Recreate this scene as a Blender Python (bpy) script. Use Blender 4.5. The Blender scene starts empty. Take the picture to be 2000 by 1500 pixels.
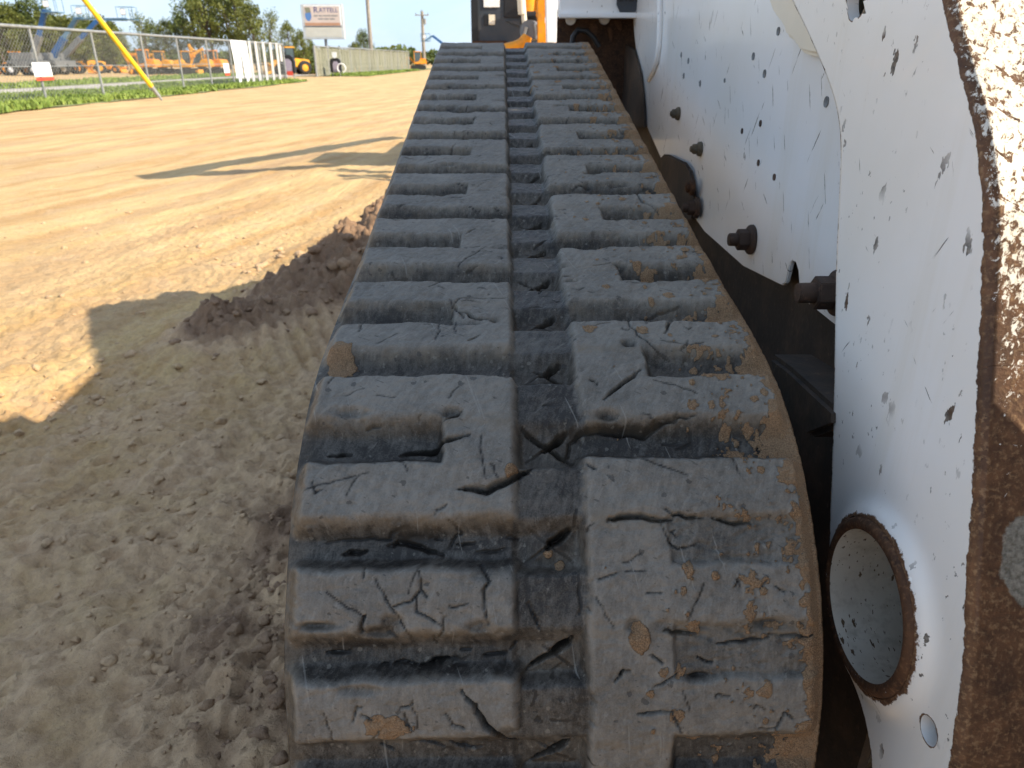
import bpy, bmesh, math, random
import numpy as np
from mathutils import Vector, Matrix

R = math.radians
scene = bpy.context.scene
col = scene.collection
rnd = random.Random(7)
nrng = np.random.default_rng(11)

# ------------------------------------------------------------------ camera
CAM_H, PITCH, FPX = 1.0, 0.424, 1400.0          # eye height, downward tilt, focal length for a 2000 px wide frame
cam_d = bpy.data.cameras.new("camera")
cam = bpy.data.objects.new("camera", cam_d)
col.objects.link(cam)
cam.location = (0, 0, CAM_H)
cam.rotation_euler = (math.pi / 2 - PITCH, 0, 0)
cam_d.sensor_width = 36.0
cam_d.lens = FPX / 2000 * 36.0
cam_d.clip_start, cam_d.clip_end = 0.02, 4000
cam_d.dof.use_dof = True
cam_d.dof.focus_distance = 0.72
cam_d.dof.aperture_fstop = 13.0
scene.camera = cam

# ------------------------------------------------------------------ sky and sun
TO_SUN = Vector((0.95, -0.31, 0.80)).normalized()
world = bpy.data.worlds.new("World")
scene.world = world
world.use_nodes = True
wt = world.node_tree
wt.nodes.clear()
w_out = wt.nodes.new("ShaderNodeOutputWorld")
w_bg = wt.nodes.new("ShaderNodeBackground")
w_sky = wt.nodes.new("ShaderNodeTexSky")
w_sky.sky_type = 'NISHITA'
w_sky.sun_disc = False
w_sky.sun_elevation = math.asin(TO_SUN.z)
w_sky.sun_rotation = math.atan2(TO_SUN.x, TO_SUN.y)
w_sky.air_density = 1.0
w_sky.dust_density = 0.9
w_sky.ozone_density = 2.5
w_bg.inputs["Strength"].default_value = 0.13
# thin high cloud, laid over the whole sky by direction
w_tc = wt.nodes.new("ShaderNodeTexCoord")
w_sep = wt.nodes.new("ShaderNodeSeparateXYZ")
wt.links.new(w_tc.outputs["Generated"], w_sep.inputs[0])
w_add = wt.nodes.new("ShaderNodeMath"); w_add.operation = 'ADD'; w_add.inputs[1].default_value = 0.22
wt.links.new(w_sep.outputs["Z"], w_add.inputs[0])
w_mx = wt.nodes.new("ShaderNodeMath"); w_mx.operation = 'MAXIMUM'; w_mx.inputs[1].default_value = 0.05
wt.links.new(w_add.outputs[0], w_mx.inputs[0])
w_dx = wt.nodes.new("ShaderNodeMath"); w_dx.operation = 'DIVIDE'
w_dy = wt.nodes.new("ShaderNodeMath"); w_dy.operation = 'DIVIDE'
wt.links.new(w_sep.outputs["X"], w_dx.inputs[0]); wt.links.new(w_mx.outputs[0], w_dx.inputs[1])
wt.links.new(w_sep.outputs["Y"], w_dy.inputs[0]); wt.links.new(w_mx.outputs[0], w_dy.inputs[1])
w_cmb = wt.nodes.new("ShaderNodeCombineXYZ")
wt.links.new(w_dx.outputs[0], w_cmb.inputs[0]); wt.links.new(w_dy.outputs[0], w_cmb.inputs[1])
w_noise = wt.nodes.new("ShaderNodeTexNoise")
w_noise.inputs["Scale"].default_value = 0.8
w_noise.inputs["Detail"].default_value = 7
w_noise.inputs["Roughness"].default_value = 0.6
w_noise.inputs["Distortion"].default_value = 0.6
wt.links.new(w_cmb.outputs[0], w_noise.inputs["Vector"])
w_ramp = wt.nodes.new("ShaderNodeMapRange")
w_ramp.inputs["From Min"].default_value = 0.42
w_ramp.inputs["From Max"].default_value = 0.74
w_ramp.inputs["To Min"].default_value = 0.12
w_ramp.inputs["To Max"].default_value = 0.80
wt.links.new(w_noise.outputs["Fac"], w_ramp.inputs["Value"])
w_mix = wt.nodes.new("ShaderNodeMix"); w_mix.data_type = 'RGBA'
wt.links.new(w_ramp.outputs[0], w_mix.inputs[0])
w_hz = wt.nodes.new("ShaderNodeMapRange")            # pale blue summer haze, thicker towards the horizon all round
for i_, q_ in enumerate((0.0, 0.55, 0.86, 0.20)): w_hz.inputs[1 + i_].default_value = q_
wt.links.new(w_sep.outputs["Z"], w_hz.inputs["Value"])
w_hm = wt.nodes.new("ShaderNodeMix"); w_hm.data_type = 'RGBA'
wt.links.new(w_hz.outputs[0], w_hm.inputs[0]); wt.links.new(w_sky.outputs[0], w_hm.inputs[6])
w_hm.inputs[7].default_value = (2.05, 2.85, 3.85, 1)
wt.links.new(w_hm.outputs[2], w_mix.inputs[6])
w_mix.inputs[7].default_value = (3.3, 3.7, 4.05, 1)
wt.links.new(w_mix.outputs[2], w_bg.inputs["Color"])
wt.links.new(w_bg.outputs[0], w_out.inputs[0])

sun_d = bpy.data.lights.new("sun", 'SUN')
sun_d.energy = 3.7
sun_d.angle = R(0.53)
sun_d.color = (1.0, 0.88, 0.70)
sun = bpy.data.objects.new("sun", sun_d)
col.objects.link(sun)
sun.location = (20, -6, 18)
sun.rotation_euler = TO_SUN.to_track_quat('Z', 'Y').to_euler()

# ------------------------------------------------------------------ exposure
vs = scene.view_settings
vs.view_transform = 'Standard'
vs.look = 'None'
vs.exposure = 1.20
vs.gamma = 1.0
vs.use_curve_mapping = False
scene.cycles.use_adaptive_sampling = True
scene.cycles.adaptive_threshold = 0.02
scene.cycles.max_bounces = 8
scene.cycles.diffuse_bounces = 4
scene.cycles.glossy_bounces = 3
scene.cycles.transparent_max_bounces = 8
scene.cycles.caustics_reflective = False
scene.cycles.caustics_refractive = False

# ------------------------------------------------------------------ helpers: points
SP, CP = math.sin(PITCH), math.cos(PITCH)
def ray(px, py):
    u, v = (px - 1000) / FPX, (750 - py) / FPX
    return Vector((u, CP + v * SP, -SP + v * CP))
def at_d(px, py, d):
    r = ray(px, py); return Vector((r.x * d, r.y * d, CAM_H + r.z * d))
def at_x(px, py, X):
    r = ray(px, py); d = X / r.x; return Vector((X, r.y * d, CAM_H + r.z * d))
def at_y(px, py, Y):
    r = ray(px, py); d = Y / r.y; return Vector((r.x * d, Y, CAM_H + r.z * d))
def at_z(px, py, Z=0.0):
    r = ray(px, py); d = (Z - CAM_H) / r.z; return Vector((r.x * d, r.y * d, Z))

# ------------------------------------------------------------------ helpers: noise
def _hash(ix, iy, seed):
    h = (ix.astype(np.int64) * 374761393 + iy.astype(np.int64) * 668265263 + seed * 982451653) & 0xffffffff
    h = ((h ^ (h >> 13)) * 1274126177) & 0xffffffff
    return ((h ^ (h >> 16)) & 0xffffff) / float(0xffffff)
def pn(x, y, seed=0):
    x = np.asarray(x, float); y = np.asarray(y, float)
    ix, iy = np.floor(x), np.floor(y)
    fx, fy = x - ix, y - iy
    sx = fx * fx * fx * (fx * (fx * 6 - 15) + 10); sy = fy * fy * fy * (fy * (fy * 6 - 15) + 10)
    def g(ox, oy):
        a = _hash(ix + ox, iy + oy, seed) * 2 * np.pi
        return np.cos(a) * (fx - ox) + np.sin(a) * (fy - oy)
    a = g(0, 0) * (1 - sx) + g(1, 0) * sx
    b = g(0, 1) * (1 - sx) + g(1, 1) * sx
    return (a * (1 - sy) + b * sy) * 1.5
def fbm(x, y, octv=4, seed=0, gain=0.5):
    r = 0; a = 1.0; f = 1.0
    for i in range(octv):
        r = r + a * pn(x * f + 17.3 * i, y * f - 9.1 * i, seed + i); a *= gain; f *= 2.03
    return r
def sstep(a, b, x):
    t = np.clip((x - a) / (b - a), 0, 1); return t * t * (3 - 2 * t)

# ------------------------------------------------------------------ helpers: objects
def tag(o, label=None, cat=None, group=None, kind=None):
    if label: o["label"] = label
    if cat: o["category"] = cat
    if group: o["group"] = group
    if kind: o["kind"] = kind
    return o
def link(name, me, mat, parent=None, world=False):
    o = bpy.data.objects.new(name, me)
    col.objects.link(o)
    if mat is not None and len(me.materials) == 0: me.materials.append(mat)
    if parent is not None:
        o.parent = parent
        if world: o.matrix_parent_inverse = WINV[parent.name]
    return o
WINV = {}
def empty(name, loc=(0, 0, 0), rz=0.0, scale=1.0):
    o = bpy.data.objects.new(name, None)
    col.objects.link(o)
    o.location = loc; o.rotation_euler = (0, 0, rz); o.scale = (scale,) * 3
    o.empty_display_size = 0.2
    WINV[o.name] = (Matrix.Translation(loc) @ Matrix.Rotation(rz, 4, 'Z') @ Matrix.Scale(scale, 4)).inverted()
    return o
def copy_tree(o, parent=None):
    c = o.copy(); col.objects.link(c); c.parent = parent
    for ch in list(o.children): copy_tree(ch, c)
    return c
def np_mesh(name, V, Q, smooth=True, attrs=None, normals=None):
    V = np.ascontiguousarray(V, np.float32); Q = np.ascontiguousarray(Q, np.int32)
    me = bpy.data.meshes.new(name)
    k = Q.shape[1]
    me.vertices.add(len(V)); me.vertices.foreach_set("co", V.ravel())
    me.loops.add(Q.size); me.loops.foreach_set("vertex_index", Q.ravel())
    me.polygons.add(len(Q)); me.polygons.foreach_set("loop_start", np.arange(0, Q.size, k, dtype=np.int32))
    me.update(calc_edges=True)
    me.polygons.foreach_set("use_smooth", np.full(len(Q), smooth, bool))
    for a, val in (attrs or {}).items():
        at = me.attributes.new(a, 'FLOAT', 'POINT'); at.data.foreach_set("value", np.ascontiguousarray(val, np.float32))
    if normals is not None:
        me.normals_split_custom_set_from_vertices(np.asarray(normals, np.float32).tolist() if len(V) < 1 else [tuple(n) for n in np.asarray(normals, float)])
    return me
def grid_quads(nr, nc):
    i = np.arange(nr - 1)[:, None] * nc + np.arange(nc - 1)[None, :]
    return np.stack([i, i + 1, i + nc + 1, i + nc], -1).reshape(-1, 4)

class MB:
    """collects simple shapes, then links them as one mesh object"""
    def __init__(s): s.v = []; s.f = []
    def add(s, vs_, fs_):
        b = len(s.v); s.v += [tuple(p) for p in vs_]; s.f += [tuple(b + i for i in f) for f in fs_]; return s
    def box(s, c, size, rot=None):
        hx, hy, hz = (q / 2 for q in size); c = Vector(c)
        pts = [Vector((x, y, z)) for x in (-hx, hx) for y in (-hy, hy) for z in (-hz, hz)]
        if rot is not None: pts = [rot @ p for p in pts]
        return s.add([c + p for p in pts], [(0, 1, 3, 2), (4, 6, 7, 5), (0, 4, 5, 1), (2, 3, 7, 6), (0, 2, 6, 4), (1, 5, 7, 3)])
    def bar(s, p0, p1, w, h, up=(0, 0, 1), w1=None, h1=None):
        p0, p1 = Vector(p0), Vector(p1); d = (p1 - p0).normalized()
        side = d.cross(Vector(up))
        if side.length < 1e-4: side = d.cross(Vector((1, 0, 0)))
        side.normalize(); u = side.cross(d)
        w1 = w if w1 is None else w1; h1 = h if h1 is None else h1
        pts = [p + side * a * ww / 2 + u * b * hh / 2 for p, ww, hh in ((p0, w, h), (p1, w1, h1)) for a, b in ((-1, -1), (1, -1), (1, 1), (-1, 1))]
        return s.add(pts, [(0, 3, 2, 1), (4, 5, 6, 7), (0, 1, 5, 4), (1, 2, 6, 5), (2, 3, 7, 6), (3, 0, 4, 7)])
    def tube(s, p0, p1, r0, r1=None, n=12, caps=True):
        p0, p1 = Vector(p0), Vector(p1); r1 = r0 if r1 is None else r1
        d = (p1 - p0).normalized(); a = d.orthogonal().normalized(); b = d.cross(a)
        pts = []
        for p, r in ((p0, r0), (p1, r1)):
            pts += [p + (a * math.cos(t) + b * math.sin(t)) * r for t in (2 * math.pi * i / n for i in range(n))]
        fs = [(i, (i + 1) % n, n + (i + 1) % n, n + i) for i in range(n)]
        if caps: fs += [tuple(reversed(range(n))), tuple(range(n, 2 * n))]
        return s.add(pts, fs)
    def path(s, pts, rr, n=8):
        pts = [Vector(p) for p in pts]
        if not hasattr(rr, '__len__'): rr = [rr] * len(pts)
        rings = []; a = None
        for i, p in enumerate(pts):
            d = (pts[min(i + 1, len(pts) - 1)] - pts[max(i - 1, 0)]).normalized()
            a = d.orthogonal().normalized() if a is None else (a - d * a.dot(d)).normalized()
            b = d.cross(a)
            rings.append([p + (a * math.cos(t) + b * math.sin(t)) * rr[i] for t in (2 * math.pi * j / n for j in range(n))])
        fs = []
        for i in range(len(pts) - 1):
            fs += [(i * n + j, i * n + (j + 1) % n, (i + 1) * n + (j + 1) % n, (i + 1) * n + j) for j in range(n)]
        fs += [tuple(reversed(range(n))), tuple((len(pts) - 1) * n + j for j in range(n))]
        return s.add([q for r_ in rings for q in r_], fs)
    def prism(s, pts, vec):
        pts = [Vector(p) for p in pts]; vec = Vector(vec); n = len(pts)
        fs = [(i, (i + 1) % n, n + (i + 1) % n, n + i) for i in range(n)] + [tuple(reversed(range(n))), tuple(range(n, 2 * n))]
        return s.add(pts + [p + vec for p in pts], fs)
    def lathe(s, prof, c, axis, n=24):
        """prof = [(distance along the axis, radius)]"""
        c = Vector(c); d = Vector(axis).normalized(); a = d.orthogonal().normalized(); b = d.cross(a)
        pts = []
        for h, r in prof:
            pts += [c + d * h + (a * math.cos(t) + b * math.sin(t)) * r for t in (2 * math.pi * j / n for j in range(n))]
        fs = []
        for i in range(len(prof) - 1):
            fs += [(i * n + j, i * n + (j + 1) % n, (i + 1) * n + (j + 1) % n, (i + 1) * n + j) for j in range(n)]
        return s.add(pts, fs)
    def build(s, name, mat, parent=None, world=False, bevel=0.0, smooth=35, seg=2):
        me = bpy.data.meshes.new(name)
        me.from_pydata(s.v, [], s.f)
        bm = bmesh.new(); bm.from_mesh(me)
        bmesh.ops.recalc_face_normals(bm, faces=bm.faces)
        if bevel:
            es = [e for e in bm.edges if len(e.link_faces) == 2 and e.calc_face_angle(0) > 0.5]
            bmesh.ops.bevel(bm, geom=es, offset=bevel, segments=seg, affect='EDGES', clamp_overlap=True)
        bm.to_mesh(me); bm.free()
        if smooth:
            me.polygons.foreach_set("use_smooth", np.full(len(me.polygons), True))
            me.set_sharp_from_angle(angle=R(smooth))
        return link(name, me, mat, parent, world)

# ------------------------------------------------------------------ helpers: materials
class NT:
    def __init__(s, name):
        s.m = bpy.data.materials.new(name); s.m.use_nodes = True
        s.t = s.m.node_tree
        s.b = s.t.nodes["Principled BSDF"]
        s.out = s.t.nodes["Material Output"]
        s.b.inputs["Specular IOR Level"].default_value = 0.4
    def put(s, sock, v):
        if isinstance(v, bpy.types.NodeSocket): s.t.links.new(v, sock)
        else:
            if hasattr(sock.default_value, '__len__') and hasattr(v, '__len__') and len(v) == 3 and len(sock.default_value) == 4: v = (*v, 1)
            sock.default_value = v
    def n(s, typ, props=None, **kw):
        nd = s.t.nodes.new("ShaderNode" + typ)
        for k, v in (props or {}).items(): setattr(nd, k, v)
        for k, v in kw.items(): s.put(nd.inputs[k.replace('_', ' ')], v)
        return nd
    def obj(s): return s.n("TexCoord").outputs["Object"]
    def pos(s): return s.n("NewGeometry").outputs["Position"]
    def attr(s, name): return s.n("Attribute", {"attribute_name": name}).outputs["Fac"]
    def map(s, vec, scale=(1, 1, 1), rot=(0, 0, 0), loc=(0, 0, 0)):
        if any(rot) and scale != (1, 1, 1): vec = s.n("Mapping", None, Vector=vec, Rotation=rot).outputs[0]; rot = (0, 0, 0)
        return s.n("Mapping", None, Vector=vec, Scale=scale, Rotation=rot, Location=loc).outputs[0]
    def noise(s, vec, sc, det=4, rough=.55, dist=0.0, col=False):
        nd = s.n("TexNoise", None, Vector=vec, Scale=sc, Detail=det, Roughness=rough, Distortion=dist)
        return nd.outputs["Color" if col else "Fac"]
    def math(s, op, a, b=0.0, c=0.0):
        nd = s.n("Math", {"operation": op}); s.put(nd.inputs[0], a); s.put(nd.inputs[1], b); s.put(nd.inputs[2], c); return nd.outputs[0]
    def rng(s, v, a, b, c=0.0, d=1.0, smooth=False):
        nd = s.n("MapRange", {"interpolation_type": 'SMOOTHSTEP' if smooth else 'LINEAR'}, Value=v)
        for i, q in enumerate((a, b, c, d)): s.put(nd.inputs[1 + i], q)
        return nd.outputs[0]
    def mix(s, f, a, b, mode='MIX'):
        nd = s.n("Mix", {"data_type": 'RGBA', "blend_type": mode}); s.put(nd.inputs[0], f); s.put(nd.inputs[6], a); s.put(nd.inputs[7], b); return nd.outputs[2]
    def sep(s, v): return s.n("SeparateXYZ", None, Vector=v).outputs
    def bump(s, h, strength=.4, dist=.01, prev=None):
        nd = s.n("Bump", None, Strength=strength, Distance=dist, Height=h)
        if prev is not None: s.put(nd.inputs["Normal"], prev)
        return nd.outputs[0]
    def chips(s, vec, sc, prob, rmax, warp=.35):
        """random chips: one cell in (1/prob) carries a spot of random size with a ragged rim"""
        w = s.noise(vec, sc * 2.5, 2, .65, col=True)
        wv = s.n("VectorMath", {"operation": 'MULTIPLY_ADD'}); s.put(wv.inputs[0], w); s.put(wv.inputs[1], (warp / sc,) * 3); s.put(wv.inputs[2], vec)
        vo = s.n("TexVoronoi", {"feature": 'F1'}, Vector=wv.outputs[0], Scale=sc)
        rc = s.sep(vo.outputs["Color"])
        rad = s.rng(rc[0], 1 - prob, 1.0, 0.0, rmax)
        d = s.math('SUBTRACT', rad, vo.outputs["Distance"])
        return s.rng(d, 0.0, 0.03)
    def done(s, base=None, rough=None, metal=None, normal=None):
        for k, v in (("Base Color", base), ("Roughness", rough), ("Metallic", metal), ("Normal", normal)):
            if v is not None: s.put(s.b.inputs[k], v)
        return s.m

def simple(name, c, rough=.6, metal=0.0, var=.25, sc=8.0, bump=.15, bd=.01, dirt=None, dsc=3.0):
    t = NT(name); v = t.obj()
    f = t.noise(v, sc, 5, .6)
    a = tuple(q * (1 - var) for q in c); b = tuple(min(1, q * (1 + var)) for q in c)
    base = t.mix(t.rng(f, .3, .7), a, b)
    if dirt:
        base = t.mix(t.rng(t.noise(v, dsc, 6, .65), .48, .68, 0, .75), base, dirt)
    return t.done(base, t.rng(f, .2, .8, max(rough - .12, .05), min(rough + .12, 1)), metal, t.bump(t.noise(v, sc * 6, 3), bump, bd))

# ------------------------------------------------------------------ materials
def mat_rubber():
    t = NT("worn_rubber"); v = t.obj()
    top, tan, mud, crk = t.attr("top"), t.attr("tan"), t.attr("mud"), t.attr("crack")
    n1 = t.noise(v, 14, 6, .6); n2 = t.noise(v, 130, 4, .6); n3 = t.noise(v, 700, 3, .6)
    sv = t.map(v, (260, 30, 60), (0.2, 0.1, 0.5)); streak = t.noise(sv, 1.0, 4, .6)
    sv2 = t.map(v, (40, 300, 90), (0.1, 0.3, -0.7)); streak2 = t.noise(sv2, 1.0, 3, .6)
    dust = t.math('ADD', t.rng(n1, .3, .7, -.24, .22), t.rng(n2, .3, .7, -.12, .12))
    dust = t.math('ADD', dust, t.rng(streak, .35, .7, -.06, .20)); dust = t.math('ADD', dust, t.rng(n3, .3, .7, -.14, .14))
    dust = t.math('ADD', dust, t.rng(streak2, .60, .70, 0, .30))
    dust = t.math('ADD', dust, t.rng(top, .55, .98, .12, .74))  # lug tops dustier; grooves and flanks darker, part dust, part painted shade
    dust = t.math('SUBTRACT', dust, t.math('MULTIPLY', crk, .8))
    base = t.mix(dust, (.030, .0268, .0235), (.222, .203, .174))
    tf = t.math('MULTIPLY', tan, t.rng(t.math('ADD', n1, t.math('MULTIPLY', n2, .6)), .55, 1.05, .15, .95))
    base = t.mix(t.math('MULTIPLY', tf, .7), base, (.19, .145, .095))
    # fine pale scuffs and dark pits
    sc = t.chips(v, 160, .25, .35, .5); base = t.mix(t.math('MULTIPLY', sc, .35), base, (.26, .24, .2))
    pit = t.chips(v, 90, .18, .3, .6); base = t.mix(t.math('MULTIPLY', pit, .5), base, (.02, .021, .024))
    k1 = t.chips(t.map(v, (14, 420, 420), (0, 0, R(34))), 1.0, .12, .40, .3); k2 = t.chips(t.map(v, (420, 16, 16), (0, 0, R(-20))), 1.0, .10, .40, .3)
    base = t.mix(t.math('MULTIPLY', k1, .45), base, (.03, .029, .028)); base = t.mix(t.math('MULTIPLY', k2, .45), base, (.27, .255, .225))
    gr = t.noise(v, 900, 2, .7); gr2 = t.noise(v, 420, 3, .6)
    mm = t.rng(t.math('ADD', mud, t.math('MULTIPLY', t.math('SUBTRACT', gr2, .5), .55)), .42, .55)
    mudc = t.mix(t.rng(gr, .35, .7), (.15, .090, .050), (.46, .295, .165))
    mudc = t.mix(t.rng(n1, .35, .65), mudc, t.mix(.5, mudc, (.34, .24, .15)))
    base = t.mix(mm, base, mudc)
    h = t.math('ADD', t.math('MULTIPLY', n2, .6), t.math('MULTIPLY', n3, .25))
    h = t.math('ADD', h, t.math('MULTIPLY', streak, .22)); h = t.math('SUBTRACT', h, t.math('MULTIPLY', pit, .4))
    b1 = t.bump(h, .5, .0030)
    b2 = t.bump(t.math('MULTIPLY', t.math('ADD', gr, gr2), mm), 1.0, .0024, b1)
    rough = t.mix(mm, t.mix(t.rng(dust, .2, .8), (.48,) * 3, (.72,) * 3), (.95,) * 3)
    t.b.inputs["Specular IOR Level"].default_value = .25
    return t.done(base, rough, 0, b2)

def paint_layer(t, v, dense=1.0, white=(.82, .825, .83), streaks=True):
    """white machine enamel with chips, scratches and stains; returns colour, chip mask, bump height"""
    n1 = t.noise(v, 3, 5, .6); n2 = t.noise(v, 22, 5, .6)
    base = t.mix(t.rng(n1, .35, .7), white, tuple(q * f for q, f in zip(white, (.93, .91, .86))))
    if streaks:
        st = t.noise(t.map(v, (14, 14, .9)), 1.0, 5, .7, .4)
        base = t.mix(t.rng(st, .56, .80, 0, .32), base, (.62, .56, .42))
    c1 = t.chips(t.map(v, (1, 1, .55)), 60, .20 * dense, .36, .9)
    c2 = t.chips(t.map(v, (1, 1, .6)), 130, .30 * dense, .38, .9)
    c3 = t.chips(t.map(v, (1, 1, .5)), 24, .10 * dense, .24, 1.2)
    s1 = t.chips(t.map(v, (1, 190, 13), (R(28), 0, 0)), 1.0, .17 * dense, .42, .5)
    s2 = t.chips(t.map(v, (1, 150, 10), (R(-34), 0, 0)), 1.0, .17 * dense, .42, .5)
    s3 = t.chips(t.map(v, (1, 170, 16), (R(60), 0, 0)), 1.0, .13 * dense, .42, .5)
    cl = t.rng(t.noise(v, 6, 3, .6), .44, .60); cl2 = t.rng(t.noise(v, 11, 3, .6), .42, .58)
    m = t.math('MAXIMUM', t.math('MULTIPLY', c1, cl2), t.math('MULTIPLY', c2, cl)); m = t.math('MAXIMUM', m, c3)
    m = t.math('MAXIMUM', m, s1); m = t.math('MAXIMUM', m, s2); m = t.math('MAXIMUM', m, s3)
    chipc = t.mix(t.rng(t.noise(v, 240, 3), .35, .65), (.055, .05, .045), (.26, .235, .2))
    chipc = t.mix(t.rng(n2, .52, .66), chipc, (.10, .052, .025))
    return t.mix(m, base, chipc), m, n2

def mat_paint(name="white_enamel", dense=1.0, white=(.82, .825, .83)):
    t = NT(name); v = t.obj()
    c, m, n2 = paint_layer(t, v, dense, white)
    h = t.math('SUBTRACT', t.math('MULTIPLY', n2, .12), m)
    wav = t.bump(t.noise(v, 7, 3), .12, .004)
    t.b.inputs["Coat Weight"].default_value = .25
    t.b.inputs["Coat Roughness"].default_value = .12
    return t.done(c, t.mix(m, (.3,) * 3, (.85,) * 3), 0, t.bump(h, .35, .0008, wav))

def mat_arm():
    """lift arm: white enamel on the side, rust creeping over the corner, flaked paint on the front"""
    t = NT("lift_arm_paint"); v = t.obj()
    c, m, n2 = paint_layer(t, v, .95, (.83, .82, .80))
    e = t.attr("corner"); rim = t.attr("rim"); far = t.attr("far")
    na = t.noise(v, 90, 5, .7); nb = t.noise(v, 30, 5, .62)
    jag = t.math('ADD', t.math('MULTIPLY', t.math('SUBTRACT', na, .5), .010), t.math('MULTIPLY', t.math('SUBTRACT', nb, .5), .009))
    rust_e = t.rng(t.math('ADD', e, jag), -.0012, -.0004)
    rust_r = t.rng(t.math('ADD', rim, t.math('MULTIPLY', jag, 1.6)), .004, .0025)
    rust_f = t.rng(t.math('ADD', far, t.math('MULTIPLY', jag, .8)), .0022, .0012)
    rm = t.math('MAXIMUM', rust_e, t.math('MAXIMUM', rust_r, rust_f))
    z = t.sep(v)[2]
    # flaked paint left on the front face, thinning out downwards
    fv = t.map(v, (1, 1, 1), (0, R(-28), 0))
    fl = t.noise(t.map(fv, (210, 100, 130)), 1.0, 8, .75, .5)
    fl2 = t.noise(t.map(fv, (30, 15, 110)), 1.0, 5, .65, .5)
    thr = t.rng(z, .70, .92, .68, .43)
    thr = t.math('ADD', thr, t.rng(e, .004, .016, .16, 0.0))
    flk = t.math('SUBTRACT', t.math('ADD', fl, t.rng(fl2, .56, .70, 0, -.20)), thr)
    flake = t.math('MULTIPLY', t.rng(flk, 0.0, .02), t.rng(e, .003, .006))
    rc = t.noise(v, 60, 6, .7); rc2 = t.noise(v, 260, 4, .6)
    rust = t.mix(t.rng(rc, .3, .7), (.052, .026, .014), (.175, .085, .040))
    rust = t.mix(t.rng(rc2, .5, .72), rust, (.27, .165, .085))
    rust = t.mix(t.rng(t.noise(v, 18, 4, .6), .52, .68, 0, .7), rust, (.050, .026, .016))
    # bare filler patch on the front
    py = t.n("VectorMath", {"operation": 'DISTANCE'}); 
    t.put(py.inputs[0], t.map(v, (1, 0, .75))); t.put(py.inputs[1], (.386, 0, .668 * .75))
    patch = t.math('MULTIPLY', t.rng(t.math('ADD', py.outputs["Value"], t.math('MULTIPLY', jag, 1.2)), .0275, .0255), t.rng(e, .004, .005))
    rust = t.mix(patch, rust, t.mix(t.rng(rc2, .35, .65), (.13, .12, .095), (.30, .285, .24)))
    prim = t.mix(t.rng(fl, .3, .75), (.60, .50, .30), (.83, .83, .81))
    body = t.mix(flake, rust, prim)
    c = t.mix(rm, c, body)
    fm = t.math('MULTIPLY', rm, t.math('SUBTRACT', 1.0, flake))
    h = t.math('SUBTRACT', t.math('MULTIPLY', n2, .08), t.math('ADD', m, fm))
    b1 = t.bump(h, .5, .0010)
    b2 = t.bump(t.math('MULTIPLY', t.math('ADD', rc2, rc), fm), .7, .0015, b1)
    t.b.inputs["Coat Weight"].default_value = .15
    return t.done(c, t.mix(fm, t.mix(m, (.36,) * 3, (.8,) * 3), (.85,) * 3), 0, b2)

def mat_rust(name="rusty_steel", dark=1.0, white=0.0):
    t = NT(name); v = t.obj()
    a = t.noise(v, 45, 6, .7); b = t.noise(v, 220, 4, .6)
    c = t.mix(t.rng(a, .3, .7), tuple(q * dark for q in (.040, .020, .012)), tuple(q * dark for q in (.15, .068, .030)))
    c = t.mix(t.rng(b, .52, .75), c, tuple(q * dark for q in (.24, .125, .06)))
    if white:
        w = t.rng(t.noise(t.map(v, (40, 40, 90)), 1.0, 6, .7), .5 + (1 - white) * .2, .53 + (1 - white) * .2)
        c = t.mix(w, c, (.60, .60, .58))
    return t.done(c, .82, .1, t.bump(t.math('ADD', a, b), .6, .0015))

def mat_tube():
    t = NT("tube_inside"); v = t.obj()
    a = t.noise(v, 12, 5, .6); b = t.noise(v, 80, 4, .65)
    base = t.mix(t.rng(a, .3, .7), (.46, .42, .35), (.62, .58, .50))
    base = t.mix(t.rng(b, .5, .7, 0, .6), base, (.33, .29, .23))
    m = t.math('MAXIMUM', t.chips(t.map(v, (3, 1, 1.6)), 60, .35, .36, .9), t.chips(t.map(v, (3, 1, 1.6)), 140, .4, .36, .9))
    base = t.mix(m, base, t.mix(b, (.05, .032, .02), (.16, .10, .05)))
    return t.done(base, .6, 0, t.bump(t.math('SUBTRACT', t.math('MULTIPLY', b, .3), m), .5, .001))

def mat_dark(name="greasy_dark_steel", c=(.018, .016, .015), dust=(.075, .05, .034)):
    t = NT(name); v = t.obj()
    a = t.noise(v, 9, 6, .65); b = t.noise(v, 90, 4, .6)
    base = t.mix(t.rng(a, .45, .72), c, dust); base = t.mix(t.rng(b, .6, .75, 0, .6), base, tuple(q * 1.6 for q in dust))
    return t.done(base, .7, 0, t.bump(b, .4, .002))

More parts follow.
